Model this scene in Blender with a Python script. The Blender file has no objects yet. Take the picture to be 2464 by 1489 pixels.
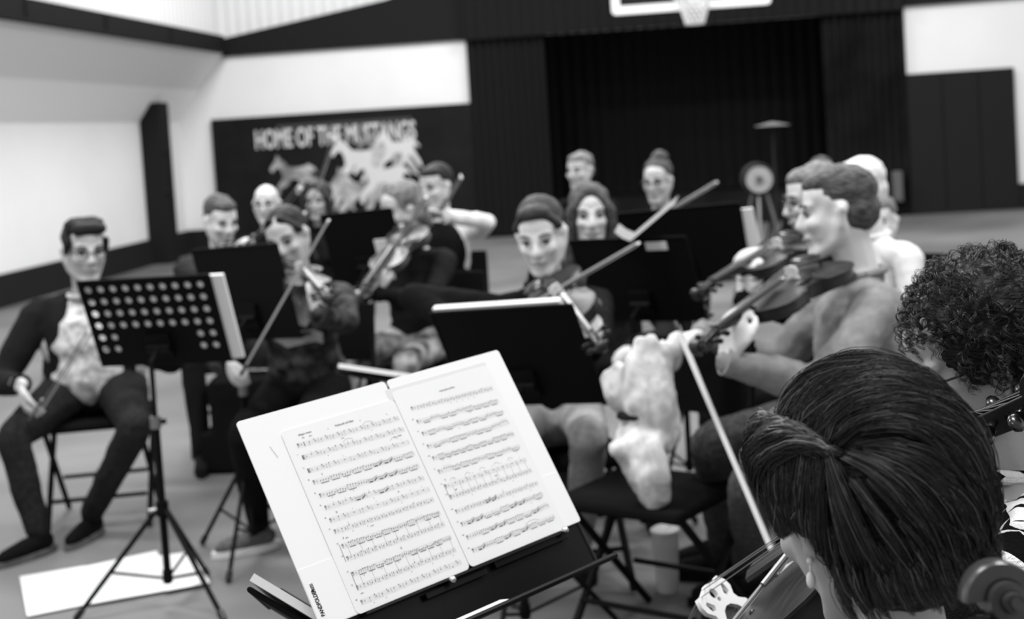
import bpy, bmesh, math, random
import numpy as np
from mathutils import Vector, Matrix

random.seed(7)
scene = bpy.context.scene
COL = scene.collection
V = Vector
PI = math.pi

# ------------------------------------------------------------------ camera
FPX, PPX, PPY, CAMH = 3300.0, 1232.0, 500.0, 1.52
_y = V((1582 - PPX, -(290 - PPY), -FPX)).normalized()
_a = math.radians(3.6)
_q = V((1582 - PPX + 100 * math.cos(_a), -(290 - PPY) + 100 * math.sin(_a), -FPX)).normalized()
_z = _q.cross(_y).normalized()
if _z.y < 0: _z = -_z
_x = _y.cross(_z)
CM = Matrix((_x, _y, _z))            # world = CM @ camera-space
CAM = V((0, 0, CAMH))
cd = bpy.data.cameras.new('camera')
cam = bpy.data.objects.new('camera', cd)
COL.objects.link(cam)
cam.matrix_world = Matrix.Translation(CAM) @ CM.to_4x4()
cd.sensor_width = 36
cd.lens = FPX / 2464 * 36
cd.shift_y = -(744.5 - PPY) / 2464
cd.clip_start = 0.05
cd.dof.use_dof = True
cd.dof.focus_distance = 1.68
cd.dof.aperture_fstop = 5.0
scene.camera = cam

def ray(px, py):
    return CM @ V(((px - PPX) / FPX, -(py - PPY) / FPX, -1))
def at(px, py, Y):
    r = ray(px, py)
    return CAM + r * (Y / r.y)
def onz(px, py, z=0.0):
    r = ray(px, py)
    return CAM + r * ((z - CAMH) / r.z)

# ------------------------------------------------------------------ world, lights, exposure
w = bpy.data.worlds.new('world'); scene.world = w
w.use_nodes = True
w.node_tree.nodes['Background'].inputs[0].default_value = (1, 1, 1, 1)
w.node_tree.nodes['Background'].inputs[1].default_value = 0.66
vs = scene.view_settings
vs.view_transform = 'Standard'; vs.look = 'None'; vs.gamma = 1; vs.use_curve_mapping = False
vs.exposure = 0.0
def area(name, loc, sx, sy, power, target=None):
    l = bpy.data.lights.new(name, 'AREA'); l.shape = 'RECTANGLE'; l.size = sx; l.size_y = sy; l.energy = power
    o = bpy.data.objects.new(name, l); COL.objects.link(o); o.location = loc
    if target is not None:
        o.rotation_euler = (V(target) - V(loc)).to_track_quat('-Z', 'Y').to_euler()
    return o
for i, (x, y, p) in enumerate([(-3.2, 3.0, 380), (2.6, 3.0, 290), (-3.2, 9.0, 370), (2.6, 9.0, 370), (-3.2, 15.0, 350), (2.6, 15.0, 330), (0, -2.0, 120)]):
    area('gym_light', (x, y, 6.8), 2.4, 1.2, p)

# ------------------------------------------------------------------ materials
def mat(name, g, rough=0.6, spec=0.3, metal=0.0, noise=0, amt=0.0, bump=0.0, bscale=60, g2=None, trans=0.0, sheen=0.0, stretch=None, kind='noise'):
    m = bpy.data.materials.new(name); m.use_nodes = True
    nt = m.node_tree; b = nt.nodes['Principled BSDF']
    b.inputs['Base Color'].default_value = (g, g, g, 1)
    b.inputs['Roughness'].default_value = rough
    b.inputs['Specular IOR Level'].default_value = spec
    b.inputs['Metallic'].default_value = metal
    if trans: b.inputs['Transmission Weight'].default_value = trans; b.inputs['IOR'].default_value = 1.2
    if sheen: b.inputs['Sheen Weight'].default_value = sheen
    if noise or bump:
        tc = nt.nodes.new('ShaderNodeTexCoord'); mp = nt.nodes.new('ShaderNodeMapping')
        nt.links.new(tc.outputs['Object'], mp.inputs['Vector'])
        if stretch: mp.inputs['Scale'].default_value = stretch
    if noise:
        if kind == 'voronoi':
            n = nt.nodes.new('ShaderNodeTexVoronoi'); n.inputs['Scale'].default_value = noise; out = n.outputs['Distance']
        elif kind == 'wave':
            n = nt.nodes.new('ShaderNodeTexWave'); n.inputs['Scale'].default_value = noise; n.inputs['Distortion'].default_value = 3; out = n.outputs['Fac']
        else:
            n = nt.nodes.new('ShaderNodeTexNoise'); n.inputs['Scale'].default_value = noise; n.inputs['Detail'].default_value = 4; out = n.outputs['Fac']
        nt.links.new(mp.outputs[0], n.inputs['Vector'])
        r = nt.nodes.new('ShaderNodeValToRGB')
        a, c = (g * (1 - amt), g * (1 + amt)) if g2 is None else (g, g2)
        r.color_ramp.elements[0].position = 0.36; r.color_ramp.elements[1].position = 0.64
        r.color_ramp.elements[0].color = (a, a, a, 1); r.color_ramp.elements[1].color = (c, c, c, 1)
        nt.links.new(out, r.inputs[0]); nt.links.new(r.outputs[0], b.inputs['Base Color'])
    if bump:
        n2 = nt.nodes.new('ShaderNodeTexNoise'); n2.inputs['Scale'].default_value = bscale; n2.inputs['Detail'].default_value = 5
        nt.links.new(mp.outputs[0], n2.inputs['Vector'])
        bp = nt.nodes.new('ShaderNodeBump'); bp.inputs['Strength'].default_value = bump; bp.inputs['Distance'].default_value = 0.01
        nt.links.new(n2.outputs['Fac'], bp.inputs['Height']); nt.links.new(bp.outputs[0], b.inputs['Normal'])
    return m

M = {}
M['white_wall'] = mat('white_wall', 0.77, 0.8, 0.1, noise=1.2, amt=0.02)
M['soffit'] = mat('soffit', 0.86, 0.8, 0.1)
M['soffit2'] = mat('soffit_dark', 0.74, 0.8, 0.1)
M['dark_wall'] = mat('dark_wall', 0.0115, 0.8, 0.08, noise=3, amt=0.15)
M['beam'] = mat('beam', 0.012, 0.8, 0.1)
M['corr'] = mat('corrugated', 0.8, 0.6, 0.2)
M['floor'] = mat('floor', 0.142, 0.55, 0.15, noise=0.55, amt=0.3, bump=0.02, bscale=90)
M['stage'] = mat('stage_cloth', 0.011, 0.9, 0.05, noise=2, amt=0.3)
M['stage2'] = mat('stage_back', 0.030, 0.9, 0.02)
M['padding'] = mat('padding', 0.015, 0.8, 0.08)
M['black_metal'] = mat('black_metal', 0.005, 0.5, 0.08)
M['black_desk'] = mat('black_desk', 0.0055, 0.6, 0.06)
M['gloss_black'] = mat('gloss_black', 0.004, 0.24, 0.22)
M['chrome'] = mat('chrome', 0.55, 0.25, 0.5, metal=1)
M['grey_metal'] = mat('grey_metal', 0.22, 0.35, 0.5, metal=0.6)
M['paper'] = mat('paper', 0.78, 0.7, 0.1)
M['paper2'] = mat('inner_paper', 0.75, 0.7, 0.1, noise=9, amt=0.015)
M['paper3'] = mat('aged_paper', 0.66, 0.7, 0.1)
M['ink'] = mat('ink', 0.018, 0.8, 0.05)
M['ink_light'] = mat('ink_light', 0.46, 0.8, 0.05)
M['ink_mid'] = mat('ink_mid', 0.13, 0.8, 0.05)
M['skin'] = mat('skin', 0.46, 0.5, 0.3, bump=0.04, bscale=120)
M['skin_light'] = mat('skin_light', 0.62, 0.5, 0.3)
M['skin_dark'] = mat('skin_dark', 0.34, 0.5, 0.35, bump=0.05, bscale=150)
M['eye_white'] = mat('eye_white', 0.30, 0.2, 0.5)
M['eye_dark'] = mat('eye_dark', 0.02, 0.2, 0.5)
M['lip'] = mat('lip', 0.24, 0.5, 0.3)
M['brow'] = mat('brow', 0.05, 0.7, 0.1)
M['hair_black'] = mat('hair_black', 0.006, 0.5, 0.25, bump=0.8, bscale=60, stretch=(1, 1, 4))
M['hair_dark'] = mat('hair_dark', 0.018, 0.5, 0.3, bump=0.8, bscale=60, stretch=(1, 1, 4))
M['hair_mid'] = mat('hair_mid', 0.065, 0.55, 0.25, noise=40, amt=0.5, bump=0.8, bscale=60, stretch=(1, 1, 3))
M['hair_light'] = mat('hair_light', 0.17, 0.55, 0.25, noise=35, amt=0.4, bump=0.8, bscale=60, stretch=(1, 1, 3))
M['hair_white'] = mat('hair_white', 0.72, 0.55, 0.25, noise=30, amt=0.2, bump=0.5, bscale=60)
M['strand'] = mat('strand', 0.011, 0.30, 0.6)
M['strand_hi'] = mat('strand_highlight', 0.17, 0.28, 0.8)  # paler colour standing in for highlights on dark hair
M['curl'] = mat('curl', 0.014, 0.33, 0.6)
M['cloth_black'] = mat('cloth_black', 0.0065, 0.9, 0.05, bump=0.3, bscale=25)
M['cloth_dark'] = mat('cloth_dark', 0.011, 0.9, 0.08, bump=0.3, bscale=25)
M['cloth_char'] = mat('cloth_charcoal', 0.022, 0.9, 0.08, bump=0.3, bscale=25)
M['floral_dark'] = mat('floral_dark', 0.010, 0.9, 0.08, noise=22, g2=0.075)
M['floral_light'] = mat('floral_light', 0.30, 0.85, 0.1, noise=28, g2=0.68)
M['floral_coat'] = mat('floral_coat', 0.42, 0.85, 0.1, noise=16, g2=0.80)
M['floral_grey'] = mat('floral_grey', 0.03, 0.85, 0.1, noise=12, g2=0.42)
M['sweater'] = mat('sweater', 0.23, 0.9, 0.08, noise=40, amt=0.1, bump=0.4, bscale=20)
M['white_cloth'] = mat('white_cloth', 0.72, 0.85, 0.1, bump=0.3, bscale=20)
M['denim'] = mat('denim', 0.062, 0.85, 0.1, noise=70, amt=0.35, bump=0.5, bscale=22)
M['denim_dark'] = mat('denim_dark', 0.015, 0.85, 0.1, noise=70, amt=0.35, bump=0.5, bscale=22)
M['denim_light'] = mat('denim_light', 0.34, 0.85, 0.1, noise=50, amt=0.12)
M['denim_grey'] = mat('denim_grey', 0.11, 0.85, 0.1, noise=50, amt=0.2)
M['sole'] = mat('sole', 0.5, 0.6, 0.2)
M['varnish'] = mat('varnish', 0.03, 0.38, 0.3, noise=14, amt=0.35, stretch=(1, 5, 1))
M['varnish_light'] = mat('varnish_light', 0.055, 0.33, 0.4, noise=14, amt=0.35, stretch=(1, 5, 1))
M['varnish_dark'] = mat('varnish_dark', 0.016, 0.36, 0.3, noise=10, amt=0.3, stretch=(1, 5, 1))
M['varnish_near'] = mat('varnish_near', 0.035, 0.25, 0.5, noise=14, amt=0.35, stretch=(1, 5, 1))
M['ebony'] = mat('ebony', 0.004, 0.22, 0.5)
M['maple'] = mat('maple', 0.72, 0.5, 0.3)
M['string'] = mat('string', 0.3, 0.4, 0.5, metal=0.8)
M['bow_wood'] = mat('bow_wood', 0.13, 0.35, 0.4)
M['bow_hair'] = mat('bow_hair', 0.42, 0.6, 0.2)
M['pearl'] = mat('pearl', 0.8, 0.2, 0.6)
M['plastic_clear'] = mat('plastic_clear', 0.85, 0.08, 0.5, trans=0.45)
M['drink'] = mat('drink', 0.55, 0.4, 0.4, noise=30, amt=0.4)
M['print'] = mat('print', 0.62, 0.7, 0.1)
M['print_mid'] = mat('print_mid', 0.36, 0.7, 0.1, noise=5, amt=0.5)
M['print_dim'] = mat('print_dim', 0.055, 0.7, 0.1)

# ------------------------------------------------------------------ mesh helpers
def _ico(sub):
    bm = bmesh.new(); bmesh.ops.create_icosphere(bm, subdivisions=sub, radius=1)
    v = np.array([p.co[:] for p in bm.verts]); f = [[q.index for q in p.verts] for p in bm.faces]
    bm.free(); return v, f
ICO = {1: _ico(1), 2: _ico(2), 3: _ico(3)}

class MB:
    """collects shapes, builds ONE mesh object"""
    def __init__(s): s.v = []; s.f = []; s.n = 0
    def add(s, verts, faces):
        verts = [tuple(p) for p in verts]
        s.v += verts; n = s.n
        s.f += [tuple(i + n for i in f) for f in faces]; s.n += len(verts)
        return s
    def box(s, c, d, R=None):
        c = V(c); R = R or Matrix.Identity(3)
        P = [c + R @ V((x * d[0] / 2, y * d[1] / 2, z * d[2] / 2)) for x in (-1, 1) for y in (-1, 1) for z in (-1, 1)]
        return s.add(P, [(0, 1, 3, 2), (4, 6, 7, 5), (0, 4, 5, 1), (2, 3, 7, 6), (0, 2, 6, 4), (1, 5, 7, 3)])
    def hexa(s, P):   # 8 points: bottom 4 ccw, top 4 ccw
        return s.add(P, [(3, 2, 1, 0), (4, 5, 6, 7), (0, 1, 5, 4), (1, 2, 6, 5), (2, 3, 7, 6), (3, 0, 4, 7)])
    def ell(s, c, r, R=None, sub=2):
        c = V(c); R = R or Matrix.Identity(3)
        if not hasattr(r, '__len__'): r = (r, r, r)
        v, f = ICO[sub]
        A = np.array(R) @ np.diag(r)
        return s.add((v @ A.T + np.array(c)).tolist(), f)
    def tube(s, pts, rad, n=8, cap=True, flat=None):
        pts = [V(p) for p in pts]
        if not hasattr(rad, '__len__'): rad = [rad] * len(pts)
        base = s.n; vv = []
        up = None
        for i, p in enumerate(pts):
            t = (pts[min(i + 1, len(pts) - 1)] - pts[max(i - 1, 0)])
            t = t.normalized() if t.length > 1e-9 else V((0, 0, 1))
            if up is None:
                up = t.orthogonal().normalized() if flat is None else (V(flat) - t * t.dot(V(flat))).normalized()
            else:
                up = (up - t * up.dot(t));
                up = up.normalized() if up.length > 1e-6 else t.orthogonal().normalized()
            sd = t.cross(up)
            for k in range(n):
                a = 2 * PI * k / n
                r = rad[i]
                ru, rs = (r if not hasattr(r, '__len__') else r[0]), (r if not hasattr(r, '__len__') else r[1])
                vv.append(p + up * (ru * math.cos(a)) + sd * (rs * math.sin(a)))
        ff = []
        for i in range(len(pts) - 1):
            for k in range(n):
                a, b = i * n + k, i * n + (k + 1) % n
                ff.append((a, b, b + n, a + n))
        if cap:
            ff.append(tuple(reversed(range(n)))); L = (len(pts) - 1) * n
            ff.append(tuple(range(L, L + n)))
        return s.add(vv, ff)
    def cap(s, p0, r0, p1, r1, sub=1, n=10):
        s.tube([p0, p1], [r0, r1], n); s.ell(p0, r0, sub=sub); return s.ell(p1, r1, sub=sub)
    def chain(s, P, R, n=10):
        for i in range(len(P) - 1): s.cap(P[i], R[i], P[i + 1], R[i + 1], n=n)
        return s
    def lathe(s, prof, c, R=None, n=24):
        c = V(c); R = R or Matrix.Identity(3)
        vv = [c + R @ V((r * math.cos(2 * PI * k / n), r * math.sin(2 * PI * k / n), z)) for r, z in prof for k in range(n)]
        ff = [(i * n + k, i * n + (k + 1) % n, (i + 1) * n + (k + 1) % n, (i + 1) * n + k) for i in range(len(prof) - 1) for k in range(n)]
        ff.append(tuple(reversed(range(n)))); ff.append(tuple(range((len(prof) - 1) * n, len(prof) * n)))
        return s.add(vv, ff)
    def build(s, name, m, parent=None, smooth=True, bevel=0, local=False):
        me = bpy.data.meshes.new(name)
        vv = s.v
        if parent is not None and not local:
            I = np.array(winv(parent)); A = np.array(vv, float).reshape(-1, 3)
            vv = (A @ I[:3, :3].T + I[:3, 3]).tolist()
        me.from_pydata(vv, [], s.f); me.update()
        return link(name, me, m, parent, smooth, bevel)

def world_m(o):
    mm = o.matrix_basis.copy(); p = o.parent
    while p is not None: mm = p.matrix_basis @ mm; p = p.parent
    return mm
def winv(o): return world_m(o).inverted()
def link(name, me, m, parent=None, smooth=True, bevel=0):
    o = bpy.data.objects.new(name, me); COL.objects.link(o)
    if m: me.materials.clear(); me.materials.append(m)
    if smooth:
        me.shade_smooth() if len(me.polygons) else None
        if not (smooth == 'all'):
            try: me.set_sharp_from_angle(angle=math.radians(42))
            except Exception: pass
    if bevel:
        b = o.modifiers.new('bevel', 'BEVEL'); b.width = bevel; b.segments = 2; b.limit_method = 'ANGLE'
    o.parent = parent
    return o
def thing(name, label, cat, loc=(0, 0, 0), group=None, rot=None):
    o = bpy.data.objects.new(name, None); COL.objects.link(o); o.empty_display_size = 0.1
    o.location = loc
    if rot is not None: o.rotation_euler = rot.to_euler() if isinstance(rot, Matrix) else rot
    return tag(o, label, cat, group)
def tag(o, label=None, cat=None, group=None, kind=None):
    if label: o['label'] = label
    if cat: o['category'] = cat
    if group: o['group'] = group
    if kind: o['kind'] = kind
    return o
def struct(name, mb, m, **k):
    return tag(mb.build(name, m, None, **k), kind='structure')
def flat(name, loops, th, m, parent, origin, ax, ay, smooth=False):
    """2D outline (first loop) with holes (other loops) extruded by th; placed by origin + x*ax + y*ay"""
    cu = bpy.data.curves.new(name, 'CURVE'); cu.dimensions = '2D'; cu.fill_mode = 'BOTH'; cu.extrude = th / 2
    for lp in loops:
        sp = cu.splines.new('POLY'); sp.points.add(len(lp) - 1); sp.use_cyclic_u = True
        for i, p in enumerate(lp): sp.points[i].co = (p[0], p[1], 0, 1)
    return _curve_mesh(name, cu, m, parent, origin, ax, ay, smooth)
def text(name, body, size, m, parent, origin, ax, ay, th=0.0002, align='LEFT', bold=0.0, sx=1.0):
    cu = bpy.data.curves.new(name, 'FONT'); cu.body = body; cu.size = size; cu.extrude = th; cu.align_x = align; cu.offset = bold
    return _curve_mesh(name, cu, m, parent, origin, V(ax) * sx, ay, False)
def _curve_mesh(name, cu, m, parent, origin, ax, ay, smooth):
    tmp = bpy.data.objects.new('tmp_curve', cu); COL.objects.link(tmp)
    me = bpy.data.meshes.new_from_object(tmp)
    bpy.data.objects.remove(tmp)
    ax = V(ax); ay = V(ay); az = ax.cross(ay).normalized()
    T = Matrix.Identity(4)
    for i in range(3): T[i][0] = ax[i]; T[i][1] = ay[i]; T[i][2] = az[i]; T[i][3] = V(origin)[i]
    if parent is not None: T = winv(parent) @ T
    me.transform(T); me.update()
    me.name = name
    return link(name, me, m, parent, smooth)
def rrect(x0, y0, x1, y1, r, n=5):
    P = []
    for cx, cy, a0 in ((x1 - r, y0 + r, -PI / 2), (x1 - r, y1 - r, 0), (x0 + r, y1 - r, PI / 2), (x0 + r, y0 + r, PI)):
        for k in range(n + 1): a = a0 + PI / 2 * k / n; P.append((cx + r * math.cos(a), cy + r * math.sin(a)))
    return P
def circ(x, y, r, n=14): return [(x + r * math.cos(2 * PI * k / n), y + r * math.sin(2 * PI * k / n)) for k in range(n)]

# soft bodies: union of shapes, voxel-remeshed to one continuous skin, baked at the end
PENDING = []
def blob(mb, name, m, parent, voxel=0.008, smooth=3, disp=None):
    o = mb.build(name, m, parent, smooth='all')
    PENDING.append((o, voxel, smooth, disp))
    return o
def bake():
    for o, vx, sm, disp in PENDING:
        r = o.modifiers.new('remesh', 'REMESH'); r.mode = 'VOXEL'; r.voxel_size = vx; r.use_smooth_shade = True
        if sm: s_ = o.modifiers.new('smooth', 'SMOOTH'); s_.factor = 0.5; s_.iterations = sm
        if disp:
            tx = bpy.data.textures.new('folds', 'CLOUDS'); tx.noise_scale = disp[1]
            d_ = o.modifiers.new('folds', 'DISPLACE'); d_.texture = tx; d_.strength = disp[0]; d_.mid_level = 0.5
    dg = bpy.context.evaluated_depsgraph_get(); dg.update()
    res = []
    for o, *_ in PENDING:
        res.append(bpy.data.meshes.new_from_object(o.evaluated_get(dg)))
    for (o, *_), me in zip(PENDING, res):
        old = o.data; m = old.materials[0]; o.modifiers.clear(); me.name = o.name.split('.')[0]; o.data = me
        me.materials.clear(); me.materials.append(m)
        me.shade_smooth(); bpy.data.meshes.remove(old)

# ================================================================== the hall
WZ = 19.5
def wp(px, py, Y=WZ): return at(px, py, Y)
mb = MB(); mb.box((0, 8.5, -0.05), (26, 30, 0.1)); struct('floor', mb, M['floor'], smooth=False)
XL = -6.94; SX0, SX1 = -2.62, 3.42
mb = MB(); mb.box((XL - 0.1, 8.5, 1.25), (0.2, 22.2, 2.5)); struct('wall_left', mb, M['white_wall'], smooth=False)
mb = MB(); mb.box((XL + 0.03, 8.5, 0.17), (0.06, 22.0, 0.35)); struct('baseboard_left', mb, M['padding'], smooth=False)
mb = MB(); mb.box((9.1, 8.5, 2.0), (0.2, 22.2, 4.0)); struct('wall_right', mb, M['white_wall'], smooth=False)
# sloped soffit in two facets, then the dark beam and the ribbed metal above it
mb = MB(); Y0, Y1 = -2.5, WZ
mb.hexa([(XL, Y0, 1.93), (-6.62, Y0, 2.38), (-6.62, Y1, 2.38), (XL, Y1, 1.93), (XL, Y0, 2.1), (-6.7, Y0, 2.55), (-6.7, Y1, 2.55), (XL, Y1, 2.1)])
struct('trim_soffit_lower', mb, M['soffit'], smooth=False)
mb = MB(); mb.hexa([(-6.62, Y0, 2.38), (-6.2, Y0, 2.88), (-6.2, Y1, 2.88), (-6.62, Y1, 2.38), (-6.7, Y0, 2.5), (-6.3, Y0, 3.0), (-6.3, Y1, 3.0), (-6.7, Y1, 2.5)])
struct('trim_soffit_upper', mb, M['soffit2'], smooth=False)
bm_ = thing('roof_beam', 'long dark steel beam above the sloped soffit along the side wall', 'beam', (-6.28, 8.5, 2.88)); 
mb = MB(); mb.box((-6.28, 8.5, 3.01), (0.2, 22, 0.26)); mb.box((-6.25, 8.5, 2.9), (0.28, 22, 0.03)); mb.build('flange_beam', M['beam'], bm_, smooth=False)
for yy in (9.5, 11.3, 13.2, 15.2, 17.3):
    mb = MB(); mb.box((-6.17, yy, 3.0), (0.02, 0.12, 0.22)); mb.build('beam_stiffener', M['dark_wall'], bm_, smooth=False)
def ribbed(name, p0, p1, z0, z1, pitch=0.16, depth=0.05, off=0.0):
    p0 = V(p0); p1 = V(p1); L = (p1 - p0).length; d = (p1 - p0) / L; nrm = V((-d.y, d.x, 0))
    mb = MB(); n = int(L / pitch); prof = []
    for i in range(n):
        a = i * pitch
        prof += [(a, 0), (a + pitch * .55, 0), (a + pitch * .68, depth), (a + pitch * .87, depth)]
    P = [p0 + d * a + nrm * (h - depth) for a, h in prof]
    vv = [(p.x, p.y, z0) for p in P] + [(p.x, p.y, z1) for p in P]; k = len(P)
    mb.add(vv, [(i, i + 1, i + 1 + k, i + k) for i in range(k - 1)])
    return struct(name, mb, M['corr'], smooth=False)
ribbed('wall_upper_left', (-6.36, -2.5, 0), (-6.36, WZ + 0.1, 0), 3.05, 7.0)
ribbed('wall_upper_back', (8.5, WZ + 0.3, 0), (-6.5, WZ + 0.3, 0), 2.85, 7.0)
# back wall pieces
def wall_box(name, x0, x1, z0, z1, m, y=WZ, t=0.2):
    mb = MB(); mb.box(((x0 + x1) / 2, y + t / 2, (z0 + z1) / 2), (x1 - x0, t, z1 - z0)); return struct(name, mb, m, smooth=False)
wall_box('wall_back_left', XL - .1, SX0, 0, 2.86, M['white_wall'])
wall_box('wall_back_right', SX1, 9.0, 0, 2.9, M['white_wall'])
# slanting dark gable over the wall
a0, a1, a2 = wp(530, 95), wp(930, 0), wp(1130, -60)
mb = MB(); prof = [(-6.3, 2.84), (SX0 + .05, 2.84), (9.0, 2.9), (9.0, 7.2), (a2.x, a2.z + .1), (a1.x, a1.z), (a0.x, a0.z), (-6.3, 3.02)]
mb.add([(x, WZ - 0.06, z) for x, z in prof] + [(x, WZ + 0.12, z) for x, z in prof],
       [tuple(range(8))[::-1], tuple(range(8, 16))] + [(i, (i + 1) % 8, (i + 1) % 8 + 8, i + 8) for i in range(8)])
struct('trim_gable', mb, M['beam'], smooth=False)
# dark wall pads, baseboards
pl = thing('wall_pad', 'wide dark wall panel with pale slogan and running horses painted on it', 'wall panel', (-4.4, WZ - .04, 0))
mb = MB(); x0 = wp(512, 300).x; mb.box(((x0 + SX0) / 2, WZ - 0.04, 0.97), (SX0 - x0, 0.08, 1.94)); mb.build('pad_board', M['dark_wall'], pl, smooth=False)
mb = MB(); mb.box(((XL + x0) / 2, WZ - 0.03, 0.17), (x0 - XL, 0.06, 0.35)); struct('baseboard_back', mb, M['padding'], smooth=False)
pr = thing('wall_pad', 'plain dark wall pad to the side of the stage curtain', 'wall panel', (4.2, WZ - .04, 0))
x1 = wp(2440, 250).x
for i in range(3):
    wd = (x1 - SX1) / 3
    mb = MB(); mb.box((SX1 + wd * (i + .5), WZ - 0.05, 0.97), (wd - 0.008, 0.1, 1.94)); mb.build('pad', M['padding'], pr, smooth=False, bevel=0.01)
mb = MB(); mb.box(((x1 + 9) / 2, WZ - 0.03, 0.17), (9 - x1, 0.06, 0.35)); struct('baseboard_right', mb, M['padding'], smooth=False)
# slogan lettering on the pad
e0 = wp(613, 358, WZ - .09); e1 = wp(998, 338, WZ - .09)
t1_ = text('slogan_lettering', 'HOME OF THE MUSTANGS', 0.37, M['print'], pl, e0 + V((0, 0, .0)), (1, 0, 0), (0, 0, 1), th=0.004, bold=0.008)
bbx = [v.co.x for v in t1_.data.vertices]; wd = max(bbx) - min(bbx); k = (e1.x - e0.x) / wd
x00 = min(bbx)
for v in t1_.data.vertices: v.co.x = x00 + (v.co.x - x00) * k
q0 = wp(665, 303, WZ - .09); q1 = wp(990, 288, WZ - .09)
mb = MB(); mb.box(((q0.x + q1.x) / 2, WZ - .09, q0.z - .02), (q1.x - q0.x, .006, .06)); mb.build('small_print_band', M['print_dim'], pl, smooth=False)
HORSE = [(0, .62), (.06, .72), (.13, .80), (.17, .92), (.22, .86), (.32, .78), (.42, .66), (.60, .64), (.78, .66), (.86, .70), (1.0, .62), (1.08, .5), (.96, .56), (.90, .5),
         (.97, .36), (1.06, .2), (1.1, .05), (1.0, .12), (.9, .28), (.8, .36), (.7, .2), (.6, .08), (.55, .12), (.64, .3), (.62, .4), (.45, .4), (.38, .28), (.22, .2), (.16, .04), (.1, .1), (.14, .26), (.28, .42), (.26, .56), (.2, .66), (.12, .64), (.05, .56)]
for (hx, hy, s, mm, dy) in [(655, 480, .66, 'print_mid', 0), (745, 520, .62, 'print_mid', .004), (800, 455, .78, 'print', .008), (800, 540, .85, 'print_mid', .012), (865, 440, .8, 'print_mid', .016), (855, 500, .8, 'print', .02), (905, 415, .62, 'print', .024)]:
    p = wp(hx, hy, WZ - .09 - dy)
    flat('painted_horse', [[(x * s, y * s * 1.05) for x, y in HORSE]], 0.004, M[mm], pl, p, (1, 0, 0), (0, 0, 1))
# pilaster on the left wall
cl = thing('wall_column', 'narrow dark upright column standing against the white side wall', 'column', (-6.8, 18.0, 0))
pc = at(338, 250, 18.1); mb = MB(); mb.box((-6.78, 18.05, pc.z / 2), (0.3, 0.34, pc.z)); mb.build('shaft', M['beam'], cl, smooth=False, bevel=0.02)
for zz in (1.53, 0.98): mb = MB(); mb.ell((-6.62, 17.93, zz), (0.05, 0.06, 0.03)); mb.build('hinge_bracket', M['padding'], cl)
# ---- stage recess with curtains
mb = MB(); mb.box(((SX0 + SX1) / 2, WZ + 4.0, 2.2), (SX1 - SX0 + .6, 0.1, 4.6)); struct('wall_stage_back', mb, M['stage2'], smooth=False)
for nm, xx in (('wall_stage_left', SX0 - .25), ('wall_stage_right', SX1 + .25)):
    mb = MB(); mb.box((xx, WZ + 2.15, 2.2), (0.1, 3.8, 4.6)); struct(nm, mb, M['stage2'], smooth=False)
mb = MB(); mb.box(((SX0 + SX1) / 2, WZ + 2.1, 4.4), (SX1 - SX0 + .6, 4, 0.1)); struct('ceiling_stage', mb, M['stage2'], smooth=False)
mb = MB(); mb.box(((SX0 + SX1) / 2, WZ + 2.0, 0.2), (SX1 - SX0, 4, 0.4)); struct('floor_stage', mb, M['stage'], smooth=False)
def curtain(label, x0, x1, z0, z1, y, m, folds=0.11, amp=0.035):
    mb = MB(); n = max(8, int((x1 - x0) / folds * 6)); P = []
    for i in range(n + 1):
        x = x0 + (x1 - x0) * i / n
        P.append((x, y + amp * math.sin(2 * PI * (x - x0) / folds) + 0.01 * math.sin(9.1 * x)))
    vv = [(a, b, z) for z in (z0, z1) for a, b in P] + [(a, b + .012, z) for z in (z0, z1) for a, b in P]; k = n + 1
    ff = [(i, i + 1, i + 1 + k, i + k) for i in range(n)] + [(i + 2 * k, i + 3 * k, i + 1 + 3 * k, i + 1 + 2 * k) for i in range(n)]
    mb.add(vv, ff); return tag(mb.build('stage_curtain', m, None), label, 'curtain')
curtain('black pleated stage curtain hanging beside the dark horse mural', SX0 - .02, wp(1322, 300).x, 0.02, 2.86, WZ - .1, M['beam'])
curtain('black pleated stage curtain hanging beside the plain wall pad', wp(1985, 300).x, SX1 + .02, 0.02, 2.9, WZ - .1, M['stage'])
curtain('short black valance across the top of the stage opening', SX0 - .05, SX1, 2.82, 4.2, WZ - .2, M['beam'], 0.16, 0.03)
curtain('black back curtain closing the stage behind the drum', SX0, SX1, 0.4, 4.3, WZ + 2.6, M['stage2'], 0.2, 0.05)
# small pale box on the stage corner
p = wp(2163, 485, WZ - .3); q = wp(2163, 412, WZ - .3)
bx = thing('wall_box', 'small pale metal box on a bracket by the right stage corner', 'box', (p.x, WZ - .25, p.z))
mb = MB(); mb.box((p.x, WZ - .24, (p.z + q.z) / 2), (0.13, 0.12, q.z - p.z)); mb.build('casing', M['denim_grey'], bx, smooth=False, bevel=0.01)
mb = MB(); mb.box((p.x, WZ - .305, (p.z + q.z) / 2), (0.1, 0.01, (q.z - p.z) * .8)); mb.build('door', M['denim_grey'], bx, smooth=False)
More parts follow.
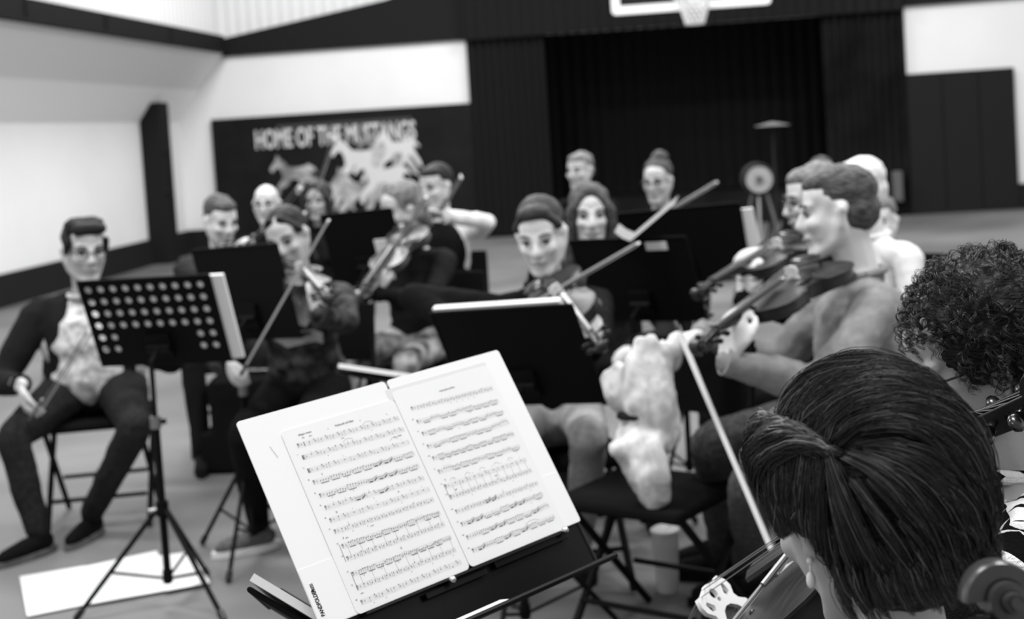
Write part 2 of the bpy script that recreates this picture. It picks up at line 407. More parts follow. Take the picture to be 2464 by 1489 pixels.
# ---- basketball backboard
BY = 16.6
b0 = at(1473, 38, BY); b1 = at(1855, 8, BY); bz = (b0.z + b1.z) / 2 + .0; bw = b1.x - b0.x; bh = 1.07
bk = thing('basketball_backboard', 'basketball backboard with white frame, rim and net above the stage', 'backboard', (b0.x + bw / 2, BY, bz))
R_ = 0.06
flat('frame', [rrect(b0.x, bz, b1.x, bz + bh, .05), rrect(b0.x + R_ * 1.6, bz + R_ * 1.6, b1.x - R_ * 1.6, bz + bh - R_ * 1.6, .02)], 0.05, M['soffit'], bk, (0, BY, 0), (1, 0, 0), (0, 0, 1))
mb = MB(); mb.box((b0.x + bw / 2, BY + .01, bz + bh / 2), (bw - .18, 0.012, bh - .18)); mb.build('panel', M['padding'], bk, smooth=False)
xc = at(1668, 20, BY).x
flat('target_square', [rrect(xc - .3, bz + .18, xc + .3, bz + .62, .01), rrect(xc - .25, bz + .23, xc + .25, bz + .57, .01)], 0.01, M['soffit'], bk, (0, BY - .02, 0), (1, 0, 0), (0, 0, 1))
mb = MB(); mb.tube([(xc + .23 * math.cos(a), BY - .38 + .23 * math.sin(a), bz + .12) for a in np.linspace(0, 2 * PI, 25)], 0.01, 6); mb.box((xc, BY - .08, bz + .1), (.14, .16, .14)); mb.build('rim', M['white_cloth'], bk)
mb = MB()
for k in range(14):
    for sgn in (1, -1):
        pts = []
        for j in range(9):
            f = j / 8; a = 2 * PI * k / 14 + sgn * f * 1.3; r = .23 - .13 * f ** .7
            pts.append((xc + r * math.cos(a), BY - .38 + r * math.sin(a), bz + .12 - .32 * f))
        mb.tube(pts, 0.012, 4)
mb.build('net', M['white_cloth'], bk)
mb = MB(); mb.tube([(xc, BY + .05, bz + .5), (xc, BY + 1.5, bz + 1.3), (xc, WZ - .1, bz + 1.9)], .05, 8); mb.build('support_arm', M['beam'], bk)
# ---- drum and cymbal stand in front of the stage
dp = at(1827, 432, 10.6)
dr = thing('floor_drum', 'round drum with pale head in front of the black stage', 'drum', (dp.x, 10.6, 0))
Rd = Matrix(((1, 0, 0), (0, 0, 1), (0, -1, 0)))
mb = MB(); mb.lathe([(.0, -.16), (.115, -.16), (.125, -.15), (.125, .15), (.115, .16), (0, .16)], dp + V((0, .16, 0)), Rd); mb.build('shell', M['cloth_char'], dr)
mb = MB(); mb.lathe([(0, .0), (.1, .0), (.1, .006), (0, .008)], dp + V((0, -.006, 0)), Rd); mb.build('drum_head', M['denim_light'], dr)
mb = MB(); mb.lathe([(0, .0), (.03, .0), (.03, .004), (0, .004)], dp + V((0, -.014, 0)), Rd); mb.build('centre_patch', M['denim_grey'], dr)
for k in range(3):
    a = 2 * PI * k / 3 + .4
    mb = MB(); mb.tube([dp + V((.06 * math.cos(a), .1 + .05 * math.sin(a), -.1)), V((dp.x + .3 * math.cos(a), 10.7 + .3 * math.sin(a), 0.01))], .012, 6); mb.build('leg', M['grey_metal'], dr)
cp = at(1858, 302, 10.9)
cy = thing('cymbal_stand', 'thin cymbal stand with flat cymbal rising behind the round drum', 'cymbal stand', (cp.x, 10.9, 0))
mb = MB(); mb.lathe([(0, .03), (.03, .025), (.14, .0), (.135, -.004), (.02, .015)], cp); mb.build('cymbal', M['denim_grey'], cy)
mb = MB(); mb.tube([(cp.x, 10.9, .3), cp], .012, 8); mb.build('pole', M['cloth_char'], cy)
for k in range(3):
    a = 2 * PI * k / 3 + .1
    mb = MB(); mb.tube([V((cp.x, 10.9, .9)), V((cp.x + .3 * math.cos(a), 10.9 + .3 * math.sin(a), 0.01))], .012, 6); mb.build('leg', M['cloth_char'], cy)

# ================================================================== people
def frame(f, up=(0, 0, 1), roll=0.0):
    f = V(f).normalized(); l = V(up).cross(f).normalized(); u = f.cross(l)
    R = Matrix((l, -f, u)).transposed()
    if roll: R = Matrix.Rotation(roll, 3, f) @ R
    return R
def ik(a, b, l1, l2, hint):
    a = V(a); b = V(b); d = b - a; L = d.length
    if L > (l1 + l2) * .995: b = a + d * ((l1 + l2) * .995 / L); d = b - a; L = d.length
    n = d / L; x = (L * L + l1 * l1 - l2 * l2) / (2 * L); h = math.sqrt(max(l1 * l1 - x * x, 0))
    hp = V(hint) - n * V(hint).dot(n); hp = hp.normalized() if hp.length > 1e-6 else n.orthogonal().normalized()
    return a + n * x + hp * h, b
def head_shapes(mb, c, R, s=1.0, fine=False, male=True, ears=True):
    P = lambda x, y, z: V(c) + R @ (V((x, y, z)) * s)
    E = lambda p, r: mb.ell(P(*p), [q * s for q in r], R, sub=3 if fine else 2)
    C = lambda p, r, q, t: mb.cap(P(*p), r * s, P(*q), t * s, sub=2 if fine else 1, n=12)
    E((0, .018, .036), (.073, .092, .083))
    E((0, -.03, -.02), (.062, .058, .085))
    for k in (-1, 1):
        C((k * .048, .0, -.062), .021, (k * .013, -.068, -.098), .019)
        C((k * .055, .005, -.03), .024, (k * .048, 0, -.062), .021)
        E((k * .034, -.062, -.018), (.026, .024, .022))
        C((k * .045, -.062, .03), .012, (k * .014, -.078, .026), .011)
        E((k * .012, -.098, -.026), (.009, .011, .008))
        if ears:
            E((k * .076, .012, -.004), (.008, .016, .029)); E((k * .082, .018, .01), (.008, .013, .016)); E((k * .077, .008, -.03), (.007, .009, .009))
    C((0, -.078, .022), .010, (0, -.104, -.018), .011); E((0, -.105, -.022), (.011, .011, .010))
    C((-.019, -.080, -.053), .008, (0, -.088, -.050), .009); C((.019, -.080, -.053), .008, (0, -.088, -.050), .009)
    C((-.016, -.080, -.061), .008, (0, -.086, -.064), .010); C((.016, -.080, -.061), .008, (0, -.086, -.064), .010)
    E((0, -.078, -.094), (.018, .016, .016) if male else (.014, .014, .014))
    E((0, -.03, .05), (.062, .052, .05))
    return P
def face_parts(c, R, s, root, lid=True, brow='brow', lip='lip', down=0.0, fine=False):
    P = lambda x, y, z: V(c) + R @ (V((x, y, z)) * s)
    for k in (-1, 1):
        mb = MB(); mb.ell(P(k * .031, -.067, .008), .0125 * s, R); e = mb.build('eye', M['eye_white'], root)
        mb = MB(); mb.ell(P(k * .031, -.0765, .006 - down), (.0062 * s, .0045 * s, .0062 * s), R); mb.build('iris', M['eye_dark'], e)
        mb = MB(); mb.tube([P(k * .014, -.091, .03), P(k * .031, -.087, .036), P(k * .05, -.072, .032)], [.0035 * s, .0042 * s, .002 * s], 6); mb.build('eyebrow', M[brow], root)
        mb = MB(); mb.tube([P(k * .018, -.081, .013), P(k * .031, -.0835, .0165), P(k * .045, -.075, .012)], .0032 * s, 6); mb.build('eyelid', M[brow], root)
    mb = MB(); mb.tube([P(-.024, -.080, -.056), P(-.01, -.0925, -.0545), P(0, -.095, -.056), P(.01, -.0925, -.0545), P(.024, -.080, -.056)], [(.003 * s, .003 * s), (.006 * s,) * 2, (.006 * s,) * 2, (.006 * s,) * 2, (.003 * s,) * 2], 6); mb.build('lips', M[lip], root)
def glasses(c, R, s, root, m='ebony', lens=True):
    P = lambda x, y, z: V(c) + R @ (V((x, y, z)) * s)
    mb = MB()
    for k in (-1, 1):
        mb.tube([P(k * .032 + .023 * math.cos(a), -.098 + .006 * abs(math.cos(a)), .006 + .018 * math.sin(a)) for a in np.linspace(0, 2 * PI, 17)], .0022 * s, 6, cap=False)
        mb.tube([P(k * .055, -.094, .01), P(k * .076, -.04, .012), P(k * .08, .01, .012), P(k * .082, .025, -.004)], .002 * s, 6)
    mb.tube([P(-.01, -.099, .01), P(0, -.102, .013), P(.01, -.099, .01)], .002 * s, 6)
    g = mb.build('glasses', M[m], root)
def hair_shapes(kind, mb, c, R, s):
    P = lambda x, y, z: V(c) + R @ (V((x, y, z)) * s)
    E = lambda p, r, RR=None: mb.ell(P(*p), [q * s for q in r], RR or R)
    C = lambda p, r, q, t: mb.cap(P(*p), r * s, P(*q), t * s)
    if kind == 'short':
        E((0, .03, .052), (.079, .093, .078)); E((0, .045, .0), (.073, .075, .07)); E((0, -.018, .083), (.063, .062, .036))
    elif kind == 'quiff':
        E((0, .032, .055), (.079, .09, .077)); E((0, .045, .0), (.075, .07, .065))
        C((-.04, -.055, .095), .028, (.045, -.06, .098), .026); C((-.045, 0, .10), .036, (.045, 0, .105), .034); C((-.07, -.035, .05), .018, (-.074, -.02, .0), .01); C((.07, -.035, .05), .018, (.074, -.02, .0), .01)
    elif kind == 'bald':
        E((0, .055, .0), (.074, .06, .045))
    elif kind == 'bun':
        E((0, .032, .055), (.079, .09, .078)); E((0, .04, .0), (.077, .075, .06)); E((0, .12, .03), (.04, .035, .04)); E((0, -.038, .094), (.056, .040, .028))
        for k in (-1, 1): C((k * .025, -.055, .098), .018, (k * .07, -.02, .04), .016)
    elif kind == 'updo':
        E((0, .032, .06), (.081, .09, .078)); E((0, .04, .0), (.077, .075, .06)); E((0.01, .05, .13), (.05, .048, .042))
    elif kind == 'long':
        E((0, .032, .05), (.085, .092, .082)); E((0, .05, -.03), (.088, .065, .11))
        for k in (-1, 1):
            C((k * .01, -.05, .105), .02, (k * .072, -.045, .03), .022); C((k * .075, -.04, .03), .024, (k * .08, -.02, -.09), .026); C((k * .08, -.01, -.09), .03, (k * .085, .0, -.20), .022)
        C((0, .07, -.08), .06, (0, .07, -.2), .045)
    elif kind == 'pony':
        E((0, .032, .05), (.08, .09, .079)); E((0, .045, .0), (.077, .07, .06)); C((0, .12, .02), .03, (.01, .14, -.14), .02)
        for k in (-1, 1): C((k * .02, -.055, .098), .016, (k * .072, -.02, .03), .016)
    elif kind == 'wavy':
        E((0, .03, .055), (.088, .095, .085)); E((0, .05, -.01), (.088, .075, .08))
        for k in range(14):
            a = 2 * PI * k / 14; E((.07 * math.cos(a), .04 + .06 * math.sin(a), -.03 + .05 * math.sin(3 * a)), (.03, .03, .035))
def hand_shapes(mb, wrist, d, nrm, side, s=1.0, curl=0.6, sub=1):
    """wrist point, d finger direction, nrm palm normal (the way fingers curl), side +1: thumb on d x nrm side"""
    w_ = V(wrist); d = V(d).normalized(); n = (V(nrm) - d * V(nrm).dot(d)).normalized(); a = d.cross(n) * side
    offs = (.028, .0095, -.009, -.026); Ls = (.068, .077, .071, .055)
    cu = curl if hasattr(curl, '__len__') else (curl,) * 4
    for o, L, c_ in zip(offs, Ls, cu):
        k = w_ + (a * o * 1.0 + d * (.088 - abs(o) * .25)) * s
        mb.cap(w_ + a * o * .55 * s, .0145 * s, k, .0115 * s, n=8)
        mb.cap(w_ + (a * o * .8 + d * .045) * s, .0145 * s, k, .0115 * s, n=8)
        p = k; ang = 0; r = .0098
        for seg, q in enumerate((.45, .31, .24)):
            ang += c_ * (1.0 if seg else .85)
            dd = d * math.cos(ang) + n * math.sin(ang)
            p2 = p + dd * L * q * s
            mb.cap(p, r * s, p2, (r - .0011) * s, n=8); p = p2; r -= .0011
    t0 = w_ + (a * .022 + d * .022) * s; t1 = w_ + (a * .046 + d * .05 + n * .012) * s
    t2 = t1 + (d * .03 + a * .006 + n * .014) * s; t3 = t2 + (d * .022 - a * .008 + n * .012) * s
    mb.cap(t0, .0155 * s, t1, .0125 * s, n=8); mb.cap(t1, .0122 * s, t2, .0105 * s, n=8); mb.cap(t2, .0105 * s, t3, .009 * s, n=8)
def shoe(root, toe_dir, ankle, s, m, sole=None, label=None):
    a = V(ankle); f = V(toe_dir); f.z = 0; f.normalize(); l = V((0, 0, 1)).cross(f); R = Matrix((l, -f, V((0, 0, 1)))).transposed()
    g = V((a.x, a.y, 0))
    mb = MB(); mb.cap(g + V((0, 0, .05)) - f * .03 * s, .036 * s, g + f * .06 * s + V((0, 0, .045)), .034 * s); mb.cap(g + f * .06 * s + V((0, 0, .042)), .036 * s, g + f * .15 * s + V((0, 0, .034)), .026 * s)
    mb.cap(g - f * .01 + V((0, 0, .08)), .038 * s, g + V((0, 0, .05)), .036 * s)
    o = blob(mb, 'shoe', M[m], root, .006, 3)
    if label: o['label'] = label
    out = []
    for k in range(20):
        t = 2 * PI * k / 20; y = math.cos(t); x = math.sin(t)
        ln = .185 if y > 0 else .075; wd_ = .041 if y > 0 else .036
        out.append((x * wd_ * s, y * ln * s))
    mb = MB(); b = [g + l * x + f * y for x, y in out]
    mb.add([p + V((0, 0, .001)) for p in b] + [p + V((0, 0, .024)) for p in b], [tuple(range(20))[::-1], tuple(range(20, 40))] + [(i, (i + 1) % 20, (i + 1) % 20 + 20, i + 20) for i in range(20)])
    q = mb.build('sole', M[sole or 'cloth_dark'], o)
    return o
def person(label, head, face, pitch=8, roll=0, body=None, s=1.0, skin='skin', hair='short', hairm='hair_dark', shirt='cloth_dark', pants='cloth_dark',
           hl=None, hr=None, feet=None, shoes='cloth_dark', sole=None, male=True, bare=False, lean=0.03, hip=0.56, voxel=.0095, gl=False, brow='brow', knee=None,
           shirt_name='shirt', jacket=None, girth=1.0, kneeabs=None, collar=True, fold=.018, curlL=.6, curlR=.7, group=None, hint=None, hairvox=.007, legs=True, shoelabel=None, neckw=1.0, ears=True):
    h = V(head); f = V((face[0], face[1], 0)).normalized(); b = V((body[0], body[1], 0)).normalized() if body else f
    pr = math.radians(pitch); f3 = f * math.cos(pr) + V((0, 0, -math.sin(pr)))
    R = frame(f3, roll=math.radians(roll)); bl = V((0, 0, 1)).cross(b); BR = Matrix((bl, -b, V((0, 0, 1)))).transposed()
    root = thing('person', label, 'person', (h.x, h.y, 0), group)
    sw = (.185 if male else .165) * s
    nb = h + R @ V((0, .035, -.10)) * s * .5 - b * .03 * s + V((0, 0, -.128 * s))
    sh = nb + V((0, 0, -.055 * s))
    pel = V((nb.x, nb.y, hip)) - b * lean; chest = nb + V((0, 0, -.17 * s)) + b * .01
    mid = chest.lerp(pel, .5)
    S = {1: sh + bl * sw, -1: sh - bl * sw}
    mb = MB(); P = head_shapes(mb, h, R, s, fine=voxel < .006, male=male, ears=ears)
    mb.cap(P(0, .02, -.05), .050 * s * neckw, nb, .052 * s * neckw); mb.cap(nb, .05 * s, chest, .06 * s); mb.cap(chest, .06, pel, .06)
    mb.cap(nb, .045 * s * neckw, nb + V((0, 0, -.04)) + bl * .08, .04 * s); mb.cap(nb, .045 * s * neckw, nb + V((0, 0, -.04)) - bl * .08, .04 * s)
    cl = MB()
    cl.ell(chest, (.150 * s * girth, .105 * s * girth, .17 * s), BR); cl.ell(mid, (.142 * s * girth, .105 * s * girth ** 1.5, .18 * s), BR); cl.ell(pel + V((0, 0, .06)), (.158 * s * girth, .12 * s * girth ** 1.5, .13 * s), BR)
    cl.cap(S[1] - bl * .01, .056 * s, S[-1] + bl * .01, .056 * s); cl.cap(nb + V((0, 0, -.022 * s)), .055 * s, S[1] * .5 + sh * .5, .056 * s); cl.cap(nb + V((0, 0, -.022 * s)), .055 * s, S[-1] * .5 + sh * .5, .056 * s)
    if not male: cl.ell(chest + b * .07 * s + bl * .06 * s, .055 * s); cl.ell(chest + b * .07 * s - bl * .06 * s, .055 * s)
    cl.tube([nb + (P(0, 0, 0) - nb).normalized() * .018 + bl.cross(V((0, 0, 1))) * 0, nb + V((0, 0, -.03))], [.058 * s * neckw, .064 * s * neckw], 14)
    info = {}
    for k, hd in ((1, hl), (-1, hr)):
        if hd is None:
            wr = pel + b * .30 + bl * k * .12 + V((0, 0, .10)); hd = (wr, b * .8 - bl * k * .5 + V((0, 0, -.15)), V((0, 0, -1)))
        wr, dd, nn = V(hd[0]), V(hd[1]), V(hd[2])
        ht = V((0, 0, -1)) + bl * k * .9 - b * .2 if (hint is None or k not in hint) else V(hint[k])
        el, wr = ik(S[k], wr, .285 * s, .255 * s, ht)
        mb.cap(S[k], .03, el, .028 * s); mb.cap(el, .034 * s if bare else .026 * s, wr, .0235 * s)
        hand_shapes(mb, wr + dd.normalized() * .008, dd, nn, -k, s * (1.0 if male else .9), curlL if k == 1 else curlR)
        gs = .8 if jacket else girth; cl.cap(S[k], .056 * s * gs, el, .043 * s * gs ** 1.5)
        if not bare: cl.cap(el, .044 * s * gs ** 1.5, wr + (wr - el).normalized() * .004, .034 * s)
        info[k] = (el, wr)
    le = MB()
    if legs:
        for k in (1, -1):
            hp = pel + bl * k * .09 * s
            ft = V(feet[0 if k == 1 else 1]) if feet else V((hp.x, hp.y, 0)) + b * .42 + bl * k * .06
            an = V((ft.x, ft.y, .09))
            kn, an = ik(hp, an, .43 * s, .43 * s, (V((0, 0, 1)) + b * .8 + bl * k * .15) if knee is None else V(knee[0 if k == 1 else 1]))
            if kneeabs and kneeabs[0 if k == 1 else 1] is not None:
                kn = V(kneeabs[0 if k == 1 else 1]); vv_ = kn - hp; L_ = vv_.length
                if L_ > .47 * s: kn = hp + vv_ * (.47 * s / L_)
            le.cap(hp, .085 * s * girth, kn, .058 * s); le.cap(kn, .060 * s, an.lerp(kn, .5), .055 * s); le.cap(an.lerp(kn, .5), .055 * s, an, .043 * s)
            mb.cap(hp, .04, kn, .04); mb.cap(kn, .035, an, .032); mb.cap(pel, .05, hp, .04)
            shoe(root, b if feet is None or len(feet) < 4 else V(feet[2 + (0 if k == 1 else 1)]), an, s, shoes, sole, shoelabel)
            info[('knee', k)] = kn
    le.ell(pel, (.165 * s, .13 * s, .105 * s), BR)
    blob(mb, 'body', M[skin], root, voxel, 2)
    if collar:
        ct = nb + (P(0, .02, -.07) - nb) * .22; ax_ = (P(0, .02, -.07) - nb).normalized(); ux = bl; uy = ax_.cross(ux).normalized(); c2 = MB()
        c2.tube([ct + (ux * math.cos(a) * .064 + uy * math.sin(a) * .066) * s * neckw - V((0, 0, .010 * (1 + math.sin(a)))) for a in np.linspace(0, 2 * PI, 25)], .0105 * s, 8, cap=False); c2.build('collar', M[jacket if False else shirt], root)
        for k in (1, -1):
            el, wr = info[k]; dd = (wr - el).normalized(); c3 = MB(); c3.tube([wr - dd * .012, wr + dd * .012], .0375 * s, 12); c3.build('cuff', M[jacket or shirt], root)
    if jacket:
        jk = MB(); z = V((0, 0, 1))
        for k in (1, -1):
            jk.ell(chest + bl * k * .095 * s - b * .01, (.078 * s, .118 * s, .20 * s), BR); jk.ell(mid + bl * k * .105 * s - b * .01, (.072 * s, .118 * s, .22 * s), BR); jk.ell(pel + bl * k * .12 * s - b * .01 + z * .07, (.07 * s, .135 * s, .17 * s), BR)
            jk.cap(S[k], .070 * s, info[k][0], .053 * s); jk.cap(info[k][0], .054 * s, info[k][1] - (info[k][1] - info[k][0]).normalized() * .03, .041 * s)
            jk.cap(nb + bl * k * .045 * s + z * -.005, .036 * s, S[k], .064 * s)
        jk.ell(chest - b * .05 * s, (.14 * s, .08 * s, .2 * s), BR); jk.ell(mid - b * .05 * s, (.14 * s, .08 * s, .22 * s), BR)
        blob(jk, 'jacket', M[jacket], root, .0125, 4, disp=(.014, .09))
    blob(cl, shirt_name, M[shirt], root, .0125, 4, disp=(fold, .07))
    blob(le, 'trousers', M[pants], root, .014, 4, disp=(.012, .08))
    if hair:
        hb = MB(); hair_shapes(hair, hb, h, R, s); blob(hb, 'hair', M[hairm], root, hairvox, 3, disp=(.006, .03))
    face_parts(h, R, s, root, brow=brow)
    if gl: glasses(h, R, s, root)
    info.update(root=root, R=R, P=P, b=b, bl=bl, pel=pel, nb=nb, chest=chest, S=S, BR=BR, mid=mid)
    return info

# ================================================================== chairs
def chair(label, x, y, face, group=None, seat='cloth_black', h=.45):
    f = V((face[0], face[1], 0)).normalized(); l = V((0, 0, 1)).cross(f); R = Matrix((l, -f, V((0, 0, 1)))).transposed(); c = V((x, y, 0))
    r = thing('chair', label, 'chair', c, group)
    P = lambda a, b_, z: c + l * a + f * b_ + V((0, 0, z))
    mb = MB(); mb.box(P(0, .02, h - .01), (.42, .42, .035), R); mb.build('seat', M[seat], r, bevel=.012)
    mb = MB(); n = 8; vv = []
    for j in range(2):
        for i in range(n + 1):
            a = -.21 + .42 * i / n; bow = -.05 + .04 * (a / .21) ** 2
            for z in (h + .17, h + .40): vv.append(P(a, -.20 + bow - (z - h) * .12 - j * .02, z))
    k = 2 * (n + 1)
    ff = [(2 * i, 2 * i + 2, 2 * i + 3, 2 * i + 1) for i in range(n)] + [(k + 2 * i, k + 2 * i + 1, k + 2 * i + 3, k + 2 * i + 2) for i in range(n)]
    ff += [(2 * i + 1, 2 * i + 3, k + 2 * i + 3, k + 2 * i + 1) for i in range(n)] + [(2 * i, k + 2 * i, k + 2 * i + 2, 2 * i + 2) for i in range(n)] + [(0, 1, k + 1, k), (2 * n, k + 2 * n, k + 2 * n + 1, 2 * n + 1)]
    mb.add(vv, ff); mb.build('backrest', M[seat], r)
    for sx in (-1, 1):
        mb = MB(); mb.tube([P(sx * .2, -.28, h + .38), P(sx * .205, -.2, h), P(sx * .2, .2, .012)], .0125, 8); mb.build('leg', M['black_metal'], r)
        mb = MB(); mb.tube([P(sx * .185, .18, h - .02), P(sx * .19, -.24, .012)], .0125, 8); mb.build('leg', M['black_metal'], r)
    for yy, z in ((.13, .13), (-.17, .16)):
        mb = MB(); mb.tube([P(-.19, yy, z), P(.19, yy, z)], .009, 8); mb.build('crossbar', M['black_metal'], r)
    return r

# ================================================================== music stands
def stand(label, O, Rv, U, w_, h_, front=1, holes=False, tripod=.30, turn=0.0, lean_pole=0.0, group=None, foot_h=None, zlegs=.36, ledge=.05, desk_m='black_desk', pole_z=None, rivets=False):
    O, Rv, U = V(O), V(Rv).normalized(), V(U); U = (U - Rv * U.dot(Rv)).normalized(); N = Rv.cross(U) * front * 1.0
    if front == -1: N = -Rv.cross(U)
    N = Rv.cross(U); N = N if front == 1 else -N      # N: the side the music lies on
    c = O + Rv * w_ / 2 + U * h_ / 2
    base = V((c.x, c.y, 0)) - V((N.x, N.y, 0)).normalized() * .05
    r = thing('music_stand', label, 'music stand', base, group)
    lp = [rrect(0, 0, w_, h_, .02)]
    if holes:
        px_, py_ = w_ / 10.4, h_ / 6.6
        for row in range(6):
            for col in range(10):
                if row >= 4 and 2 <= col <= 7: continue
                lp.append(circ(w_ * .065 + col * px_ * .985, h_ - h_ * .10 - row * py_ * .92, .0125))
    flat('desk', lp, .003, M[desk_m], r, O, Rv, U)
    mb = MB(); FR = Matrix((Rv, U, N)).transposed()
    mb.box(O + Rv * w_ / 2 + N * ledge / 2, (w_, .003, ledge), FR); mb.tube([O + N * ledge, O + N * ledge + Rv * w_], .005, 8); mb.build('ledge', M[desk_m], r, smooth=True)
    mb = MB(); mb.tube([O + U * h_, O + U * h_ + Rv * w_], .0045, 8); mb.tube([O, O + U * h_], .004, 8); mb.tube([O + Rv * w_, O + U * h_ + Rv * w_], .004, 8); mb.build('rim', M[desk_m], r)
    top = c - N * .03 - U * .09
    mb = MB(); mb.box(c - N * .012 - U * .085, (.09, .09, .018), FR); mb.tube([c - N * .02 - Rv * .04 - U * .09, c - N * .02 + Rv * .04 - U * .09], .014, 10); mb.build('tilt_bracket', M['black_metal'], r)
    pz = V((base.x, base.y, .06)); tp = V((base.x, base.y, top.z))
    mb = MB(); mb.tube([tp + (top - tp), tp - V((0, 0, .03)), V((base.x, base.y, .5))], .008, 10); mb.build('rod', M['black_metal'], r)
    zc = .62
    mb = MB(); mb.tube([V((base.x, base.y, zc)), V((base.x, base.y, .08))], .0125, 12); mb.build('pole', M['black_metal'], r)
    mb = MB(); mb.tube([V((base.x, base.y, zc - .015)), V((base.x, base.y, zc + .025))], .018, 12); mb.build('collar', M['grey_metal'], r)
    kd = V((math.cos(turn + 1), math.sin(turn + 1), 0))
    mb = MB(); mb.tube([V((base.x, base.y, zc + .005)), V((base.x, base.y, zc + .005)) + kd * .035], .009, 8); mb.build('knob', M['black_metal'], r)
    mb = MB(); mb.tube([V((base.x, base.y, zlegs - .02)), V((base.x, base.y, zlegs + .03))], .021, 12); mb.build('hub', M['black_metal'], r)
    mb = MB(); mb.tube([V((base.x, base.y, zlegs)), V((base.x, base.y, zlegs)) - kd * .045], .008, 8); mb.build('knob', M['grey_metal'], r)
    mb = MB(); mb.tube([V((base.x, base.y, .085)), V((base.x, base.y, .125))], .017, 12); mb.build('brace_ring', M['black_metal'], r)
    for k in range(3):
        a = turn + 2 * PI * k / 3; d = V((math.cos(a), math.sin(a), 0)); ft = V((base.x, base.y, .012)) + d * tripod
        tpp = V((base.x, base.y, zlegs)) + d * .02
        mb = MB(); mb.tube([tpp, ft], .0085, 8, flat=(0, 0, 1)); lg = mb.build('leg', M['black_metal'], r)
        mb = MB(); mb.cap(ft + (tpp - ft).normalized() * .03, .012, ft, .012); mb.build('foot', M['ebony'], lg)
        mb = MB(); mb.tube([V((base.x, base.y, .10)) + d * .015, tpp.lerp(ft, .58)], .0055, 6); mb.build('brace', M['black_metal'], r)
    return r, c, N
def sheet(label, O, Rv, U, N, x0, x1, y0, y1, th=.006, m='paper', ink=True, group=None, off=.004):
    O, Rv, U, N = V(O), V(Rv).normalized(), V(U).normalized(), V(N).normalized()
    P = lambda x, y, z: O + Rv * x + U * y + N * (z + off)
    r = thing('sheet_music', label, 'sheet music', P((x0 + x1) / 2, y0, 0), group)
    xm = (x0 + x1) / 2
    for a, b_ in ((x0, xm - .001), (xm + .001, x1)):
        mb = MB(); mb.hexa([P(a, y0, 0), P(b_, y0, 0), P(b_, y1, 0), P(a, y1, 0), P(a, y0, th), P(b_, y0, th), P(b_, y1, th), P(a, y1, th)]); mb.build('page', M[m], r, smooth=False)
    mb = MB()
    for a in (x0 + .02, xm + .02):
        for k in range(9):
            y = y1 - .04 - k * (y1 - y0 - .06) / 9
            for q in range(3):
                mb.add([P(a, y - q * .004, th + .0004), P(xm - x0 + a - .04, y - q * .004, th + .0004), P(xm - x0 + a - .04, y - q * .004 + .0012, th + .0004), P(a, y - q * .004 + .0012, th + .0004)], [(0, 1, 2, 3)])
    tag(mb.build('printed_staves', M['ink_mid'], r, smooth=False), kind='stuff')
    return r

